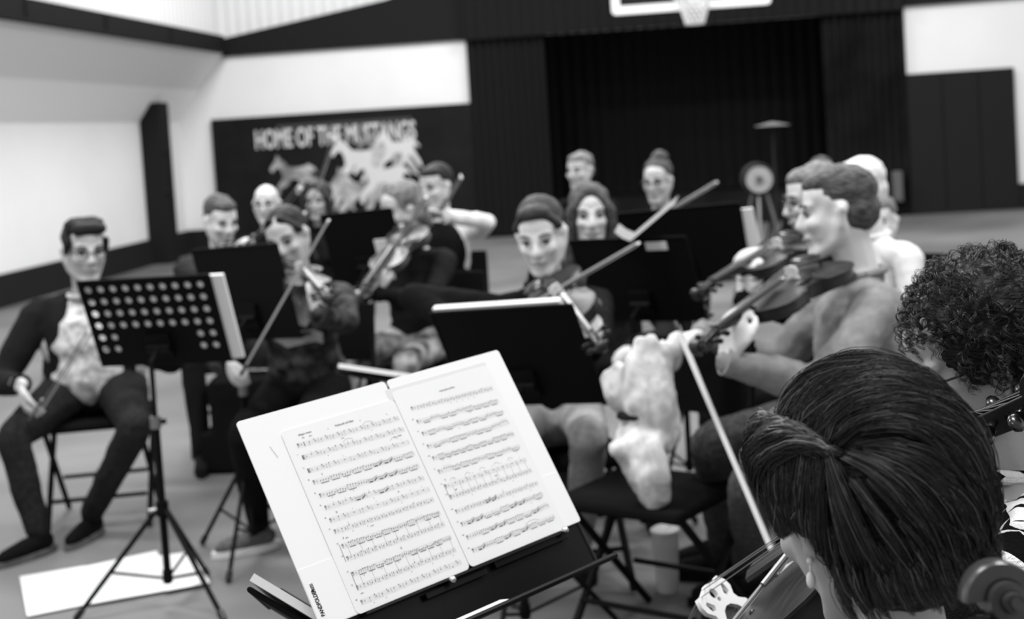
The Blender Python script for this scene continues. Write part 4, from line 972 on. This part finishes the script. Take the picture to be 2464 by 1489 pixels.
# ================================================================== tumbler
tb = onz(1608, 1424)
cup = thing('tumbler', 'clear plastic tumbler of pale iced drink on the floor beside the dark jeans', 'cup', tb)
mb = MB(); mb.lathe([(.0, .002), (.033, .002), (.036, .02), (.044, .2), (.0425, .2), (.0345, .022), (0, .008)], tb); mb.build('cup', M['plastic_clear'], cup)
mb = MB(); mb.lathe([(.0, .009), (.033, .009), (.040, .14), (0, .145)], tb); mb.build('drink', M['drink'], cup)
mb = MB(); mb.lathe([(.0, .198), (.046, .198), (.047, .206), (.035, .214), (0, .214)], tb); mb.build('lid', M['white_cloth'], cup)
mb = MB(); mb.tube([tb + V((.005, 0, .03)), tb + V((.022, .0, .27))], .0035, 8); mb.build('straw', M['white_cloth'], cup)

# ================================================================== players
def vhand(p, y_, z_=(0, 0, 1)):      # left hand round the neck of a violin
    y_ = V(y_).normalized(); w_ = V(p) + V((0, 0, -.075)) + y_ * .03
    return (w_, V((0, 0, 1)) - y_ * .25, -y_ * 1.0)
def bhand(p, d, back):               # right hand hanging over the frog of a bow
    bk = V(back).normalized(); w_ = V(p) + bk * .085 + V((0, 0, .035)); return (w_, -bk + V((0, 0, -.35)), V((0, 0, -1)))
def violin(label, chin, hand, up=(0, 0, 1), s=1.0, **k):
    chin, hand = V(chin), V(hand); y_ = (hand - chin).normalized()
    cellolike('violin', label, 'violin', chin + y_ * .14 * s, y_, up, s, **k); return y_
def seat_for(i, label): chair(label, i['pel'].x, i['pel'].y, i['b'])
def decal(root, loops, m, i, x, z, out, sx=1.0):
    """flat print lying just in front of the chest"""
    o = i['chest'] + i['bl'] * x + V((0, 0, z)) + i['b'] * out
    flat('printed_motif', loops, .003, M[m], root, o, i['bl'] * -1, (0, 0, 1)) if False else flat('printed_motif', loops, .003, M[m], root, o, -i['bl'], V((0, 0, 1)) + i['b'] * .1)

# man with glasses, lower left
i = person('man with dark swept-up hair and glasses in open dark cardigan over pale floral shirt', at(203, 607, 5.35), (.62, -.78), pitch=6, roll=-2, body=(.25, -.97), hair='quiff', hairm='hair_black', shirt='floral_light', pants='denim_dark', jacket='cloth_dark', girth=1.28,
       hr=(at(50, 925, 5.0), V((.35, -.4, -1)), V((.6, .2, 0))), hl=(at(330, 850, 5.05), V((-.6, -.3, .4)), V((0, 0, -1))), feet=[onz(222, 1292), onz(95, 1335), V((-.1, -1, 0)), V((-.5, -1, 0))],
       kneeabs=[at(330, 1035, 4.98), at(30, 1050, 4.98)], shoes='cloth_black', sole='denim_grey', gl=True, s=1.08)
bow('dark bow hanging in the hand of the man with the floral shirt', at(70, 1010, 4.92), at(214, 788, 4.7), m='denim_grey'); seat_for(i, 'black chair under the man in the floral shirt')
# man with short fair hair behind him
y = violin('violin held low by the man with short fair hair', at(562, 600, 6.45), at(640, 625, 6.2))
i = person('man with short fair hair in dark top, looking down behind the stand with punched holes', at(532, 532, 6.6), (.7, -.75), pitch=18, body=(.3, -.95), hair='short', hairm='hair_mid', shirt='cloth_char', pants='cloth_dark', skin='skin_light',
       hr=(at(572, 628, 6.25), V((.3, -.3, .9)), V((.6, -.3, 0))), hl=vhand(at(640, 625, 6.2), y), s=1.02)
bow('pale bow raised by the man with short fair hair', at(580, 598, 6.2), at(716, 448, 5.9), hair_side=(1, 0, -.6)); seat_for(i, 'chair under the fair-haired man')
# bald man with dark glasses
i = person('bald man with dark glasses at the back, in front of the horse mural', at(641, 492, 8.0), (.05, -1), pitch=4, hair='bald', hairm='hair_mid', shirt='cloth_black', pants='cloth_dark', skin='skin_light', gl=True); seat_for(i, 'chair under the bald man')
# woman in patterned hoodie
y = violin('violin of the woman in the patterned hoodie', at(704, 655, 4.98), at(757, 700, 4.68), s=.98, varn='varnish_dark', top='varnish_dark')
i = person('woman in dark patterned hoodie with hair tied back, holding a long bow', at(692, 576, 5.12), (-.08, -1), pitch=14, roll=12, body=(-.05, -1), hair='pony', hairm='hair_black', shirt='floral_dark', pants='cloth_black', male=False,
       hl=vhand(at(757, 700, 4.68), y), hr=(at(545, 868, 4.85), V((.5, -.5, -.75)), V((.7, .3, -.2))), feet=[onz(735, 1310), onz(628, 1322), V((.2, -1, 0)), V((-.85, -.55, 0))], shoes='denim_grey', sole='white_cloth',
       kneeabs=[at(735, 1030, 4.78), at(585, 1040, 4.78)], s=1.02, shirt_name='hoodie', girth=1.05)
bow('bow held upright in front of the woman in the patterned hoodie', at(583, 898, 4.70), at(792, 530, 4.55), hair_side=(0, -1, -.1), k=.9); seat_for(i, 'chair under the woman in the hoodie')
q = i; fr = MB()
for nm, lp, x, z, out, m in (('printed_figure', [(-.03, .02), (-.01, .10), (.015, .05), (.05, .09), (.06, .03), (.03, -.02), (.0, -.03)], .075, .055, .165, 'print'), ('printed_lettering', [(-.09, .02), (-.05, .035), (.02, .03), (.09, .028), (.1, .0), (.05, -.03), (.0, -.02), (-.06, -.01), (-.09, -.02)], .05, -.02, .175, 'print_mid')):
    flat(nm, [lp], .003, M[m], q['root'], q['chest'] + q['bl'] * x + V((0, 0, z)) + q['b'] * out, V((0, 0, 1)).cross(-q['b']) * 1.0, V((0, 0, 1)) + q['b'] * .05)
# long-haired person before the mural
i = person('person with long dark hair just under the mural, raising a bow', at(766, 484, 8.0), (-.1, -1), pitch=6, hair='long', hairm='hair_dark', shirt='cloth_dark', pants='cloth_dark', male=False, hr=(at(722, 545, 7.6), V((.3, -.4, .8)), V((.6, -.3, 0))), s=.96)
bow('thin bow held up under the mural by the long-haired person', at(735, 520, 7.5), at(800, 330, 7.4), k=.9); seat_for(i, 'chair under the long-haired person')
# fair curly violinist in dark top and patterned trousers
y = violin('violin with bright reflections held by the fair wavy-haired player', at(992, 560, 6.12), at(915, 655, 5.85), varn='varnish_light')
i = person('player with wavy fair hair in dark top and grey patterned trousers', at(965, 508, 6.25), (-.8, -.6), pitch=14, body=(-.35, -.94), hair='wavy', hairm='hair_light', shirt='cloth_dark', pants='floral_grey', male=False,
       hl=vhand(at(915, 655, 5.85), y), hr=(at(868, 720, 5.9), V((.1, -.6, .4)), V((.2, -.2, -1))), s=1.04)
bow('bow slanting across the wavy-haired player', at(872, 722, 5.8), at(1022, 478, 5.7), hair_side=(0, 1, 0), k=1.6); seat_for(i, 'chair under the wavy-haired player')
# dark-haired player in white sleeves
i = person('dark-haired player in white sleeves and black vest behind the wavy-haired player', at(1048, 452, 7.3), (-.5, -.85), pitch=8, body=(.05, -1), hair='short', hairm='hair_black', shirt='white_cloth', pants='cloth_black', s=1.05,
       hl=(at(1075, 520, 6.9), V((-.8, -.3, .3)), V((0, -.3, -1))), hr=(at(1000, 560, 7.0), V((.3, -.4, .5)), V((0, 0, -1))), hint={1: (1.0, .1, -.1)})
mb = MB(); mb.ell(i['chest'] + i['b'] * .02, (.14, .125, .2), i['BR']); mb.ell(i['mid'] + i['b'] * .02, (.15, .13, .2), i['BR']); blob(mb, 'vest', M['cloth_black'], i['root'], .012, 3)
bow('bow crossing behind the wavy-haired player, tip up', at(1060, 500, 6.9), at(1108, 420, 6.6), k=1.3); seat_for(i, 'chair under the player in white sleeves')
# violinist in dark turtleneck
y = violin('dark violin under the chin of the woman in the black turtleneck', at(1330, 690, 4.26), at(1408, 785, 3.94), up=(-.5, -.3, .8), varn='varnish_dark', top='varnish_dark')
i = person('woman in black turtleneck with hair pulled back, playing the violin in the middle', at(1302, 570, 4.42), (-.12, -.99), pitch=15, roll=4, body=(.25, -.97), hair='bun', hairm='hair_dark', shirt='cloth_black', pants='denim_light', skin='skin_light', male=False, brow='hair_mid',
       hl=vhand(at(1408, 785, 3.94), y), hr=(at(1130, 790, 4.28), V((.7, -.2, -.2)), V((0, 0, -1))), hint={-1: (-1.0, .2, .35)}, feet=[onz(1400, 1370), onz(1190, 1330)], kneeabs=[at(1420, 1045, 4.02), at(1240, 1060, 4.05)], s=1.02, neckw=1.0)
bow('bow drawn upward to the right by the woman in the turtleneck', at(1165, 800, 4.16), at(1532, 588, 4.1), hair_side=(.1, 1, 0), k=1.5); seat_for(i, 'chair under the woman in the turtleneck')
mb = MB(); n0 = i['nb']; hd = (i['P'](0, .01, -.09) - n0); mb.tube([n0 - V((0, 0, .03)), n0 + hd * .35, n0 + hd * .62], [.068, .062, .060], 20); mb.build('turtleneck_collar', M['cloth_black'], i['root'])
# long-haired woman behind
i = person('woman with long light-brown hair looking at the camera over a black stand', at(1420, 518, 5.45), (.12, -1), pitch=6, hair='long', hairm='hair_mid', shirt='cloth_char', pants='cloth_dark', skin='skin_light', male=False, brow='hair_mid', s=1.02); seat_for(i, 'chair under the woman with light-brown hair')
# bespectacled woman near the stage
i = person('woman with glasses and pinned-up grey hair near the stage', at(1582, 438, 7.9), (-.35, -.93), pitch=8, body=(-.2, -1), hair='updo', hairm='hair_mid', shirt='cloth_black', pants='cloth_dark', skin='skin', male=False, gl=True, s=1.04,
       bare=False); seat_for(i, 'chair under the woman with glasses')
bow('bow pointing up to the right beyond the black stands', at(1440, 610, 7.5), at(1722, 440, 7.3), hair_side=(.1, 1, 0), k=2.2)
pg = [at(1484, 548, 4.78), at(1502, 562, 4.78), at(1522, 570, 4.78), at(1628, 480, 4.78)]; vd = (pg[2] - CAM).normalized()
lf = thing('loose_page', 'white page curling up from the top edge of the black stand carrying the label', 'sheet music', pg[2])
mb = MB(); vv = []
for p_ in pg:
    for a_ in (0, .20):
        for b_ in (-.017, .017): vv.append(p_ + vd * a_ + V((.5, 0, .86)).normalized() * b_ * (.8 if a_ else 1))
ff = []
for q_ in range(3):
    a_ = q_ * 4; ff += [(a_, a_ + 4, a_ + 5, a_ + 1), (a_ + 2, a_ + 3, a_ + 7, a_ + 6), (a_, a_ + 2, a_ + 6, a_ + 4), (a_ + 1, a_ + 5, a_ + 7, a_ + 3)]
mb.add(vv, ff + [(0, 1, 3, 2), (12, 14, 15, 13)]); mb.build('page', M['soffit2'], lf)
# small distant person
i = person('distant fair-haired person beside the black stage opening', at(1395, 412, 9.2), (-.5, -.85), pitch=4, hair='short', hairm='hair_light', shirt='cloth_black', pants='cloth_black', s=1.04); seat_for(i, 'chair under the distant fair-haired person')
i = person('distant dark-haired person almost lost against the black stage', at(1975, 425, 8.6), (-.3, -.95), pitch=4, hair='short', hairm='hair_dark', shirt='cloth_black', pants='cloth_black', skin='skin_dark'); seat_for(i, 'chair under the distant dark-haired person')
# man in pale sweater, right
y = violin('viola tucked under the chin of the man in the pale sweater', at(1985, 655, 3.86), at(1790, 775, 3.58), up=(-.3, -.2, .9), s=1.1, varn='varnish_dark', top='varnish_dark')
i = person('short-haired man in pale sweater playing in profile', at(2012, 512, 4.0), (-.95, .1), pitch=8, roll=3, body=(-.86, -.12), hair='short', hairm='hair_mid', shirt='sweater', pants='denim', skin='skin_light', s=1.08,
       hl=vhand(at(1765, 790, 3.58), y), hr=(at(1690, 800, 4.1), V((-.9, -.25, -.15)), V((0, -.2, -1))), hip=.62, feet=[onz(1800, 1440), onz(1745, 1390), V((-1, -.3, 0)), V((-1, 0, 0))], shirt_name='sweater', neckw=1.1,
       kneeabs=[at(1745, 1190, 3.55), at(1615, 1080, 3.85)], hint={1: (.1, -.3, -1), -1: (-.3, .3, -1)}, girth=1.2, fold=.028)
bow('long bow pointing down from the hand of the man in the pale sweater', at(1632, 785, 3.95), at(1872, 1345, 3.20), hair_side=(-.1, -1, 0), k=1.35); seat_for(i, 'chair under the man in the pale sweater')
# his neighbours
y = violin('violin of the player hidden beyond the man in the pale sweater', at(1935, 590, 4.5), at(1800, 655, 4.3), up=(-.3, -.3, .8), varn='varnish_dark', top='varnish_dark')
i = person('fair player with glasses beyond the man in the pale sweater', at(1958, 482, 4.65), (-.95, -.2), pitch=10, body=(-.85, -.3), hair='short', hairm='hair_light', shirt='cloth_black', pants='cloth_dark', skin='skin_light', gl=True, s=1.0, hip=.58,
       hl=vhand(at(1800, 655, 4.3), y), hr=(at(1850, 600, 4.9), V((-1, .1, -.1)), V((0, 0, -1)))); seat_for(i, 'chair beyond the man in the pale sweater')
i = person('white-haired person in white collar whose head shows behind the man in the pale sweater', at(2066, 462, 5.3), (-.8, -.5), pitch=8, hair='short', hairm='hair_white', shirt='white_cloth', pants='cloth_dark', skin='skin_light', s=1.04, hip=.58); seat_for(i, 'chair under the white-haired person')
i = person('person whose pale face shows between the white hair and the grey floor', at(2114, 535, 6.0), (-.35, -.93), pitch=6, hair='short', hairm='hair_light', shirt='cloth_black', pants='cloth_dark', skin='skin_light', s=.96); seat_for(i, 'chair under the pale-faced person')

# pale floral coat over a chair, between the turtleneck violinist and the man in jeans
cc = at(1545, 1010, 3.85)
chair('black chair draped with the pale floral coat', cc.x + .02, cc.y + .12, (-.5, -.85))
ct = thing('coat', 'pale floral coat hanging over the chair beside the dark jeans', 'coat', (cc.x, cc.y, .3))
mb = MB()
for q_, (x0, y0, x1, y1, r0, r1, Y) in enumerate([(1540, 822, 1578, 1085, .026, .034, 3.83), (1566, 818, 1602, 1075, .024, .03, 3.80), (1594, 832, 1618, 1050, .024, .03, 3.84), (1520, 868, 1545, 1060, .026, .03, 3.80), (1487, 888, 1520, 1040, .028, .03, 3.84), (1462, 905, 1490, 985, .026, .02, 3.82),
    (1490, 1075, 1560, 1205, .026, .022, 3.78), (1516, 1065, 1574, 1232, .026, .018, 3.75), (1545, 1065, 1588, 1240, .028, .016, 3.78), (1572, 1062, 1604, 1205, .026, .02, 3.75), (1500, 1050, 1590, 1045, .03, .03, 3.80), (1478, 1075, 1500, 1085, .02, .026, 3.76), (1630, 815, 1610, 880, .03, .03, 3.9)]):
    mb.cap(at(x0, y0, Y), r0, at((x0 + x1) / 2 + 6 * math.sin(q_ * 2.1), (y0 + y1) / 2, Y - .03), (r0 + r1) / 2 + .004); mb.cap(at((x0 + x1) / 2 + 6 * math.sin(q_ * 2.1), (y0 + y1) / 2, Y - .03), (r0 + r1) / 2 + .004, at(x1, y1, Y), r1)
blob(mb, 'draped_cloth', M['floral_coat'], ct, .010, 9, disp=(.014, .05))
mb = MB(); mb.cap(at(1492, 1000, 3.79), .012, at(1530, 1004, 3.76), .012); mb.build('dark_gap_piece', M['cloth_char'], ct)  # dark piece set in the gap between upper and lower cloth

# black case behind the punched stand
cs = thing('instrument_case', 'black instrument case standing on the floor behind the stand with punched holes', 'case', (-1.9, 6.3, 0))
mb = MB()
for (x, z) in ((-.24, .12), (.24, .12), (-.2, .36), (.2, .36)): mb.cap(V((-1.9 + x, 6.22, z)), .10, V((-1.9 + x, 6.38, z)), .10)
mb.box((-1.9, 6.3, .24), (.5, .34, .40)); mb.box((-1.9, 6.3, .1), (.62, .34, .19))
blob(mb, 'shell', M['cloth_black'], cs, .012, 5)
mb = MB(); mb.tube([V((-2.0, 6.08, .42)), V((-1.98, 6.05, .50)), V((-1.82, 6.05, .50)), V((-1.8, 6.08, .42))], .012, 8); mb.build('handle', M['ebony'], cs)

# ================================================================== strand hair
def strands_mesh(name, S, rad, m, parent, sides=3):
    """S: array [N, K, 3] in world space"""
    N, K, _ = S.shape
    T = np.gradient(S, axis=1); T /= np.linalg.norm(T, axis=2, keepdims=True) + 1e-9
    ref = np.array([.31, .52, .79]); A = np.cross(T, ref); A /= np.linalg.norm(A, axis=2, keepdims=True) + 1e-9; Bn = np.cross(T, A)
    taper = np.interp(np.linspace(0, 1, K), [0, .7, 1], [1, .9, .25])[None, :, None]
    rad = np.broadcast_to(np.asarray(rad).reshape(-1, 1, 1), (N, 1, 1)) * taper
    ring = [S + rad * (math.cos(2 * PI * k / sides) * A + math.sin(2 * PI * k / sides) * Bn) for k in range(sides)]
    Vv = np.stack(ring, axis=2).reshape(-1, 3)
    base = (np.arange(N)[:, None] * K + np.arange(K - 1)[None, :]).reshape(-1) * sides
    F = np.concatenate([np.stack([base + k, base + (k + 1) % sides, base + sides + (k + 1) % sides, base + sides + k], 1) for k in range(sides)])
    I = np.array(winv(parent)); Vv = Vv @ I[:3, :3].T + I[:3, 3]
    me = bpy.data.meshes.new(name); me.vertices.add(len(Vv)); me.vertices.foreach_set('co', Vv.astype(np.float32).ravel())
    me.loops.add(F.size); me.loops.foreach_set('vertex_index', F.astype(np.int32).ravel())
    me.polygons.add(len(F)); me.polygons.foreach_set('loop_start', (np.arange(len(F)) * 4).astype(np.int32)); me.update(calc_edges=True); me.validate()
    me.polygons.foreach_set('use_smooth', np.ones(len(me.polygons), bool))
    o = bpy.data.objects.new(name, me); COL.objects.link(o); me.materials.append(m); o.parent = parent
    return tag(o, kind='stuff')

# ---- near cellist seen from behind
HS = .985
face17 = V((-.50, .86, 0)); hc17 = at(2062, 1218, 1.40)
i17 = person('cellist in front seen from behind, dark swept hair, drop earring in one ear', hc17, face17, pitch=24, roll=-2, body=(-.55, .83), hair=None, shirt='cloth_char', pants='cloth_dark', male=False, s=HS, voxel=.0042, skin='skin',
             hip=.56, hl=None, neckw=.95, collar=False)
R17, P17 = i17['R'], i17['P']
RA = np.array(R17); EC = np.array([0, .043, .016]) * HS; ER = np.array([.102, .120, .126]) * HS
hcn = np.array(hc17)
def hit(px, py):
    r = np.array(ray(px, py)); o_ = RA.T @ (np.array(CAM) - hcn) - EC; d_ = RA.T @ r
    o2, d2 = o_ / ER, d_ / ER; a = d2 @ d2; b = 2 * o2 @ d2; c = o2 @ o2 - 1; D = b * b - 4 * a * c
    t = (-b - math.sqrt(max(D, 0))) / (2 * a); n = o2 + d2 * t; return n / np.linalg.norm(n)
W0 = hit(1992, 1088); W1 = hit(1850, 1020)
def away(n):
    best = None
    for t in np.linspace(0, 1, 9):
        q = W0 * (1 - t) + W1 * t; q = q / np.linalg.norm(q); d = np.linalg.norm(n - q)
        if best is None or d < best[0]: best = (d, q)
    v = n - best[1]; v -= n * (v @ n); L = np.linalg.norm(v); return v / (L + 1e-6), best[0]
grav = RA.T @ np.array([0, 0, -1.0]); back = np.array([0, 1.0, 0]); camd = RA.T @ (np.array(CAM) - hcn); camd /= np.linalg.norm(camd)
rg = np.random.default_rng(5)
def shell(n, lift):
    p = EC + n * ER * lift
    if p[2] < -.02 and p[1] < .05: k = min(1, (-.02 - p[2]) / .06); p[0] *= 1 - .22 * k
    return p
def face_zone(p):   # keep the face and the lower ear free
    if p[1] < -.052 and p[2] < .055: return True
    if p[0] > .03 and p[1] < .045 and p[2] < -.012 and p[1] < .045 - (p[2] + .012) * -.2: return True
    if p[2] < -.03 and p[1] < -.01: return True
    return False
clumps = []
tries = 0
while len(clumps) < 620 and tries < 6000:
    tries += 1
    n = rg.normal(size=3); n /= np.linalg.norm(n)
    if tries < 1500 and len(clumps) < 170:
        n = (W0 * (1 - (q := rg.uniform(0, 1))) + W1 * q) + rg.normal(size=3) * .16; n /= np.linalg.norm(n)
    if n @ camd < -.45: continue
    p = shell(n, .98)
    if face_zone(p) or p[2] < -.085: continue
    if p[1] < -.03 and p[2] < .05: continue
    K = 14; L = rg.uniform(.75, 1.35) if n[2] > -.3 else rg.uniform(.3, .55); step = L / K; pts = []; lift0 = rg.uniform(.975, 1.045); ph = rg.uniform(0, 6)
    nn = n.copy(); vel = None
    for k in range(K):
        t = k / (K - 1)
        pts.append(shell(nn, lift0 - .03 * (1 - min(1, t * 4)) - .02 * t ** 3 + .012 * math.sin(ph + 4 * t)))
        aw, dist = away(nn)
        g = grav - nn * (grav @ nn); bk = back - nn * (back @ nn); sw = np.cross(nn, W0)
        above = max(0.0, -(aw @ grav))
        dr = aw * (1.3 * math.exp(-dist * 1.1) + .12) + g * (.25 + .95 * t) * (1.0 if above < .1 else .55) + bk * (.55 if above > .05 else .12) + sw * .12 * math.sin(ph)
        dr /= np.linalg.norm(dr) + 1e-9
        vel = dr if vel is None else vel * .6 + dr * .4
        v = vel - nn * (vel @ nn); v /= np.linalg.norm(v) + 1e-9
        nn = nn + v * step; nn /= np.linalg.norm(nn)
        if face_zone(shell(nn, 1)) and k > 3: break
    pts = np.array(pts)
    if len(pts) < 6: continue
    idx = np.linspace(0, len(pts) - 1, K); pts = np.stack([np.interp(idx, np.arange(len(pts)), pts[:, j]) for j in range(3)], 1)
    clumps.append(pts)
# nape locks flicking outwards, front tuft
for q in range(90):
    ang = rg.uniform(-1.25, 1.35); n = np.array([math.sin(ang), math.cos(ang) * .9, -.55 + rg.normal() * .12]); n /= np.linalg.norm(n); K = 14; p = shell(n, 1.0) + np.array([0, -.012, 0]); pts = []
    if face_zone(p): continue
    for k in range(K):
        t = k / (K - 1); pts.append(p + np.array([n[0] * .004 * math.sin(t * 3), .016 * t * t - .02 * t, -.052 * t]) + rg.normal(size=3) * .0003)
    clumps.append(np.array(pts))
for q in range(150):
    s_ = rg.uniform(0, 1); a = W1 * (1 - s_) + W0 * s_; a /= np.linalg.norm(a); K = 14; pts = []; o_ = rg.normal(size=3) * .004
    fwd = np.array([rg.uniform(-.5, .6), -1.0, rg.uniform(.3, 1.5)]); fwd /= np.linalg.norm(fwd); lf_ = rg.uniform(.04, .20); dn_ = np.array([rg.uniform(.1, .5), -.9, -.5])
    for k in range(K):
        t = k / (K - 1); nn = a + fwd * t * .75 + dn_ * t * t * 1.1; nn /= np.linalg.norm(nn); pts.append(shell(nn, 1.0 + lf_ * math.sin(PI * t ** .9) - .05 * t * t) + o_)
    if any(face_zone(p_) for p_ in pts[-3:]): pts = pts
    clumps.append(np.array(pts))
C_ = np.array(clumps); NC, K, _ = C_.shape
KI = np.array([0, 1, 3, 4, 6, 7, 9, 10, 12, 13])
def expand(C_, per, spread, rng):
    N, K, _ = C_.shape; t = np.linspace(0, 1, K)[None, None, :, None]
    off = rng.normal(size=(N, per, 1, 3)) * spread * (0.35 + 1.2 * np.sin(PI * (t * .75 + .12)) - .35 * t)
    off2 = rng.normal(size=(N, per, 1, 3)) * spread * .5 * np.sin(t * 5 + rng.uniform(0, 6, (N, per, 1, 1)))
    S = C_[:, None] + off + off2
    return S.reshape(-1, K, 3)
S = expand(C_[:, KI], 20, .0019, rg); S = S @ RA.T + hcn
hb = MB(); E17 = lambda p, r: hb.ell(P17(*p), [q * HS for q in r], R17, sub=3)
E17((0, .040, .028), (.094, .108, .110)); E17((0, .055, -.035), (.084, .078, .08)); E17((.0, -.03, .085), (.07, .07, .045)); E17((.03, -.05, .075), (.05, .05, .04))
hair17 = blob(hb, 'hair', M['hair_black'], i17['root'], .005, 4, disp=(.008, .02))
pick = rg.random(len(S)) < .09
strands_mesh('hair_strands', S[~pick], rg.uniform(.0003, .00052, (~pick).sum()), M['strand'], hair17)
strands_mesh('highlight_hair_strands', S[pick], rg.uniform(.0002, .00034, pick.sum()), M['strand_hi'], hair17)  # a share of strands coloured pale to imitate sheen on the dark hair
fly = C_[rg.integers(0, NC, 60)] + rg.normal(size=(60, 1, 3)) * .003 + np.linspace(0, 1, K)[None, :, None] ** 2 * rg.normal(size=(60, 1, 3)) * .012
strands_mesh('loose_hairs', fly @ RA.T + hcn, .00018, M['strand_hi'], hair17)
mb = MB(); lobe = P17(.082, .010, -.040); mb.ell(lobe, .0035); mb.tube([lobe, lobe + V((0, 0, -.010))], .0012, 6); mb.ell(lobe + V((0, 0, -.019)), (.0048, .0048, .009)); mb.build('earring', M['pearl'], i17['root'])
mb = MB(); n0 = i17['nb']; mb.tube([n0 + V((0, 0, -.03)), n0 + V((0, 0, .0)), n0 + (P17(0, .02, -.08) - n0) * .2], [.085, .072, .064], 28, cap=False); mb.build('collar', M['cloth_char'], i17['root'])
chair('chair under the cellist with the drop earring', i17['pel'].x, i17['pel'].y, i17['b'])

# ---- curly-haired cellist, right
M['knit'] = m_ = mat('knit', 0.7, 0.9, 0.05, bump=0.5, bscale=260)
nt = m_.node_tree; tc = nt.nodes.new('ShaderNodeTexCoord'); sx = nt.nodes.new('ShaderNodeSeparateXYZ'); nt.links.new(tc.outputs['Object'], sx.inputs[0])
def mth(op, a, b=None):
    n_ = nt.nodes.new('ShaderNodeMath'); n_.operation = op
    for k, v_ in enumerate((a, b)):
        if v_ is None: continue
        if isinstance(v_, (int, float)): n_.inputs[k].default_value = v_
        else: nt.links.new(v_, n_.inputs[k])
    return n_.outputs[0]
fx = mth('ABSOLUTE', mth('SUBTRACT', mth('FRACT', mth('MULTIPLY', mth('ADD', sx.outputs[1], sx.outputs[0]), 18.0)), .5)); fz = mth('FRACT', mth('MULTIPLY', sx.outputs[2], 17.0))
tri = mth('LESS_THAN', mth('MULTIPLY', fx, 2.0), mth('SUBTRACT', 1.0, fz)); band = mth('LESS_THAN', mth('FRACT', mth('MULTIPLY', sx.outputs[2], 5.66)), .66)
nt.links.new(mth('ADD', mth('MULTIPLY', mth('MULTIPLY', tri, band), .78), .006), nt.nodes['Principled BSDF'].inputs['Base Color'])
hc16 = at(2338, 872, 2.08)
i16 = person('dark curly-haired cellist with glasses in black and white patterned knit sweater', hc16, (-.93, -.12), pitch=20, roll=0, body=(-.9, .1), hair=None, shirt='knit', pants='cloth_dark', skin='skin_dark', male=False, s=1.03, voxel=.005, gl=True, shirt_name='sweater',
             hl=(at(2275, 1240, 1.95), V((0, -.2, 1)), V((-.6, .5, 0))), hr=(at(2010, 1330, 2.15), V((-.8, .1, -.4)), V((0, 0, -1))), hip=.56, feet=[V((-.1, 1.75, 0)), V((-.15, 2.55, 0)), V((-1, 0, 0)), V((-1, 0, 0))])
R16, P16 = i16['R'], i16['P']; RB = np.array(R16); h16 = np.array(hc16)
hb = MB(); hb.ell(P16(0, .035, .04), (.098, .108, .10), R16, sub=3); hb.ell(P16(0, .06, -.02), (.085, .08, .08), R16, sub=3)
hair16 = blob(hb, 'hair', M['hair_black'], i16['root'], .007, 3, disp=(.02, .02))
EC2 = np.array([0, .040, .035]) * 1.06; ER2 = np.array([.100, .113, .108]) * 1.06
cur = []; K2 = 16; t = np.linspace(0, 1, K2)
while len(cur) < 950:
    n = rg.normal(size=3); n /= np.linalg.norm(n); p = EC2 + n * ER2
    if (p[1] < -.035 and p[2] < .068) or p[2] < -.075 or (p[1] < .02 and p[2] < -.01): continue
    down = RB.T @ np.array([0, 0, -1.0]); tg = down - n * (down @ n) + rg.normal(size=3) * .6; tg -= n * (tg @ n); tg /= np.linalg.norm(tg); b_ = np.cross(n, tg)
    L = rg.uniform(.022, .045); r = rg.uniform(.003, .0065); turns = rg.uniform(1.2, 2.4); ph = rg.uniform(0, 6); bulge = rg.uniform(.002, .014)
    base = p[None] + tg[None] * (L * t)[:, None] + n[None] * (bulge * np.sin(PI * t) - .4 * L * L / .11 * t * t)[:, None]
    cur.append(base + r * (np.cos(ph + turns * 2 * PI * t)[:, None] * n[None] + np.sin(ph + turns * 2 * PI * t)[:, None] * b_[None]))
S2 = expand(np.array(cur), 4, .0012, rg) @ RB.T + h16
strands_mesh('hair_curls', S2, rg.uniform(.00035, .00065, len(S2)), M['curl'], hair16)
chair('chair under the curly-haired cellist', i16['pel'].x, i16['pel'].y, i16['b'])
# her cello: bridge low in the frame, pegbox beside her ear
Bb = at(1772, 1488, 2.16); Nn = at(2322, 1000, 1.88); ax = (Nn - Bb).normalized(); zz = V((-.62, .12, .75)); zz = (zz - ax * zz.dot(ax)).normalized()
sc_ = (Nn - Bb).length / .322; dp_ = .050; aa = .014 * sc_ * .9
Cc = Bb + ax * .012 * sc_ - zz * (dp_ + aa)
cellolike('cello', 'dark cello with pale bridge held by the curly-haired cellist', 'cello', Cc, ax, zz, sc_, hs=1.55, deep=dp_, varn='varnish_dark', top='varnish_dark', chin=False, fine=True, endpin=True)
bow('bow of the curly-haired cellist crossing behind the pale bridge', at(1955, 1258, 2.06), at(1600, 1700, 1.85), hair_side=(.1, 1, -.3), k=.8, m='bow_wood')
# ---- cello in the lower right corner, only its scroll in view
Sc = at(2412, 1432, 1.13); ya = V((-.10, .16, .98)).normalized(); za = V((.98, .10, .08)); za = (za - ya * za.dot(ya)).normalized()
s2 = 2.05; h2 = 1.5; L2 = .308 * s2 + .062 * h2 + .012 * h2
dpp = .055; nzv = dpp + .010 * h2 - .0175 * h2
cellolike('cello', 'brown varnished cello in the lower right corner, only its carved scroll in view', 'cello', Sc - ya * L2 - za * nzv, ya, za, s2, hs=h2, deep=dpp, varn='varnish_near', top='varnish_near', chin=False, fine=True, endpin=True)

bake()
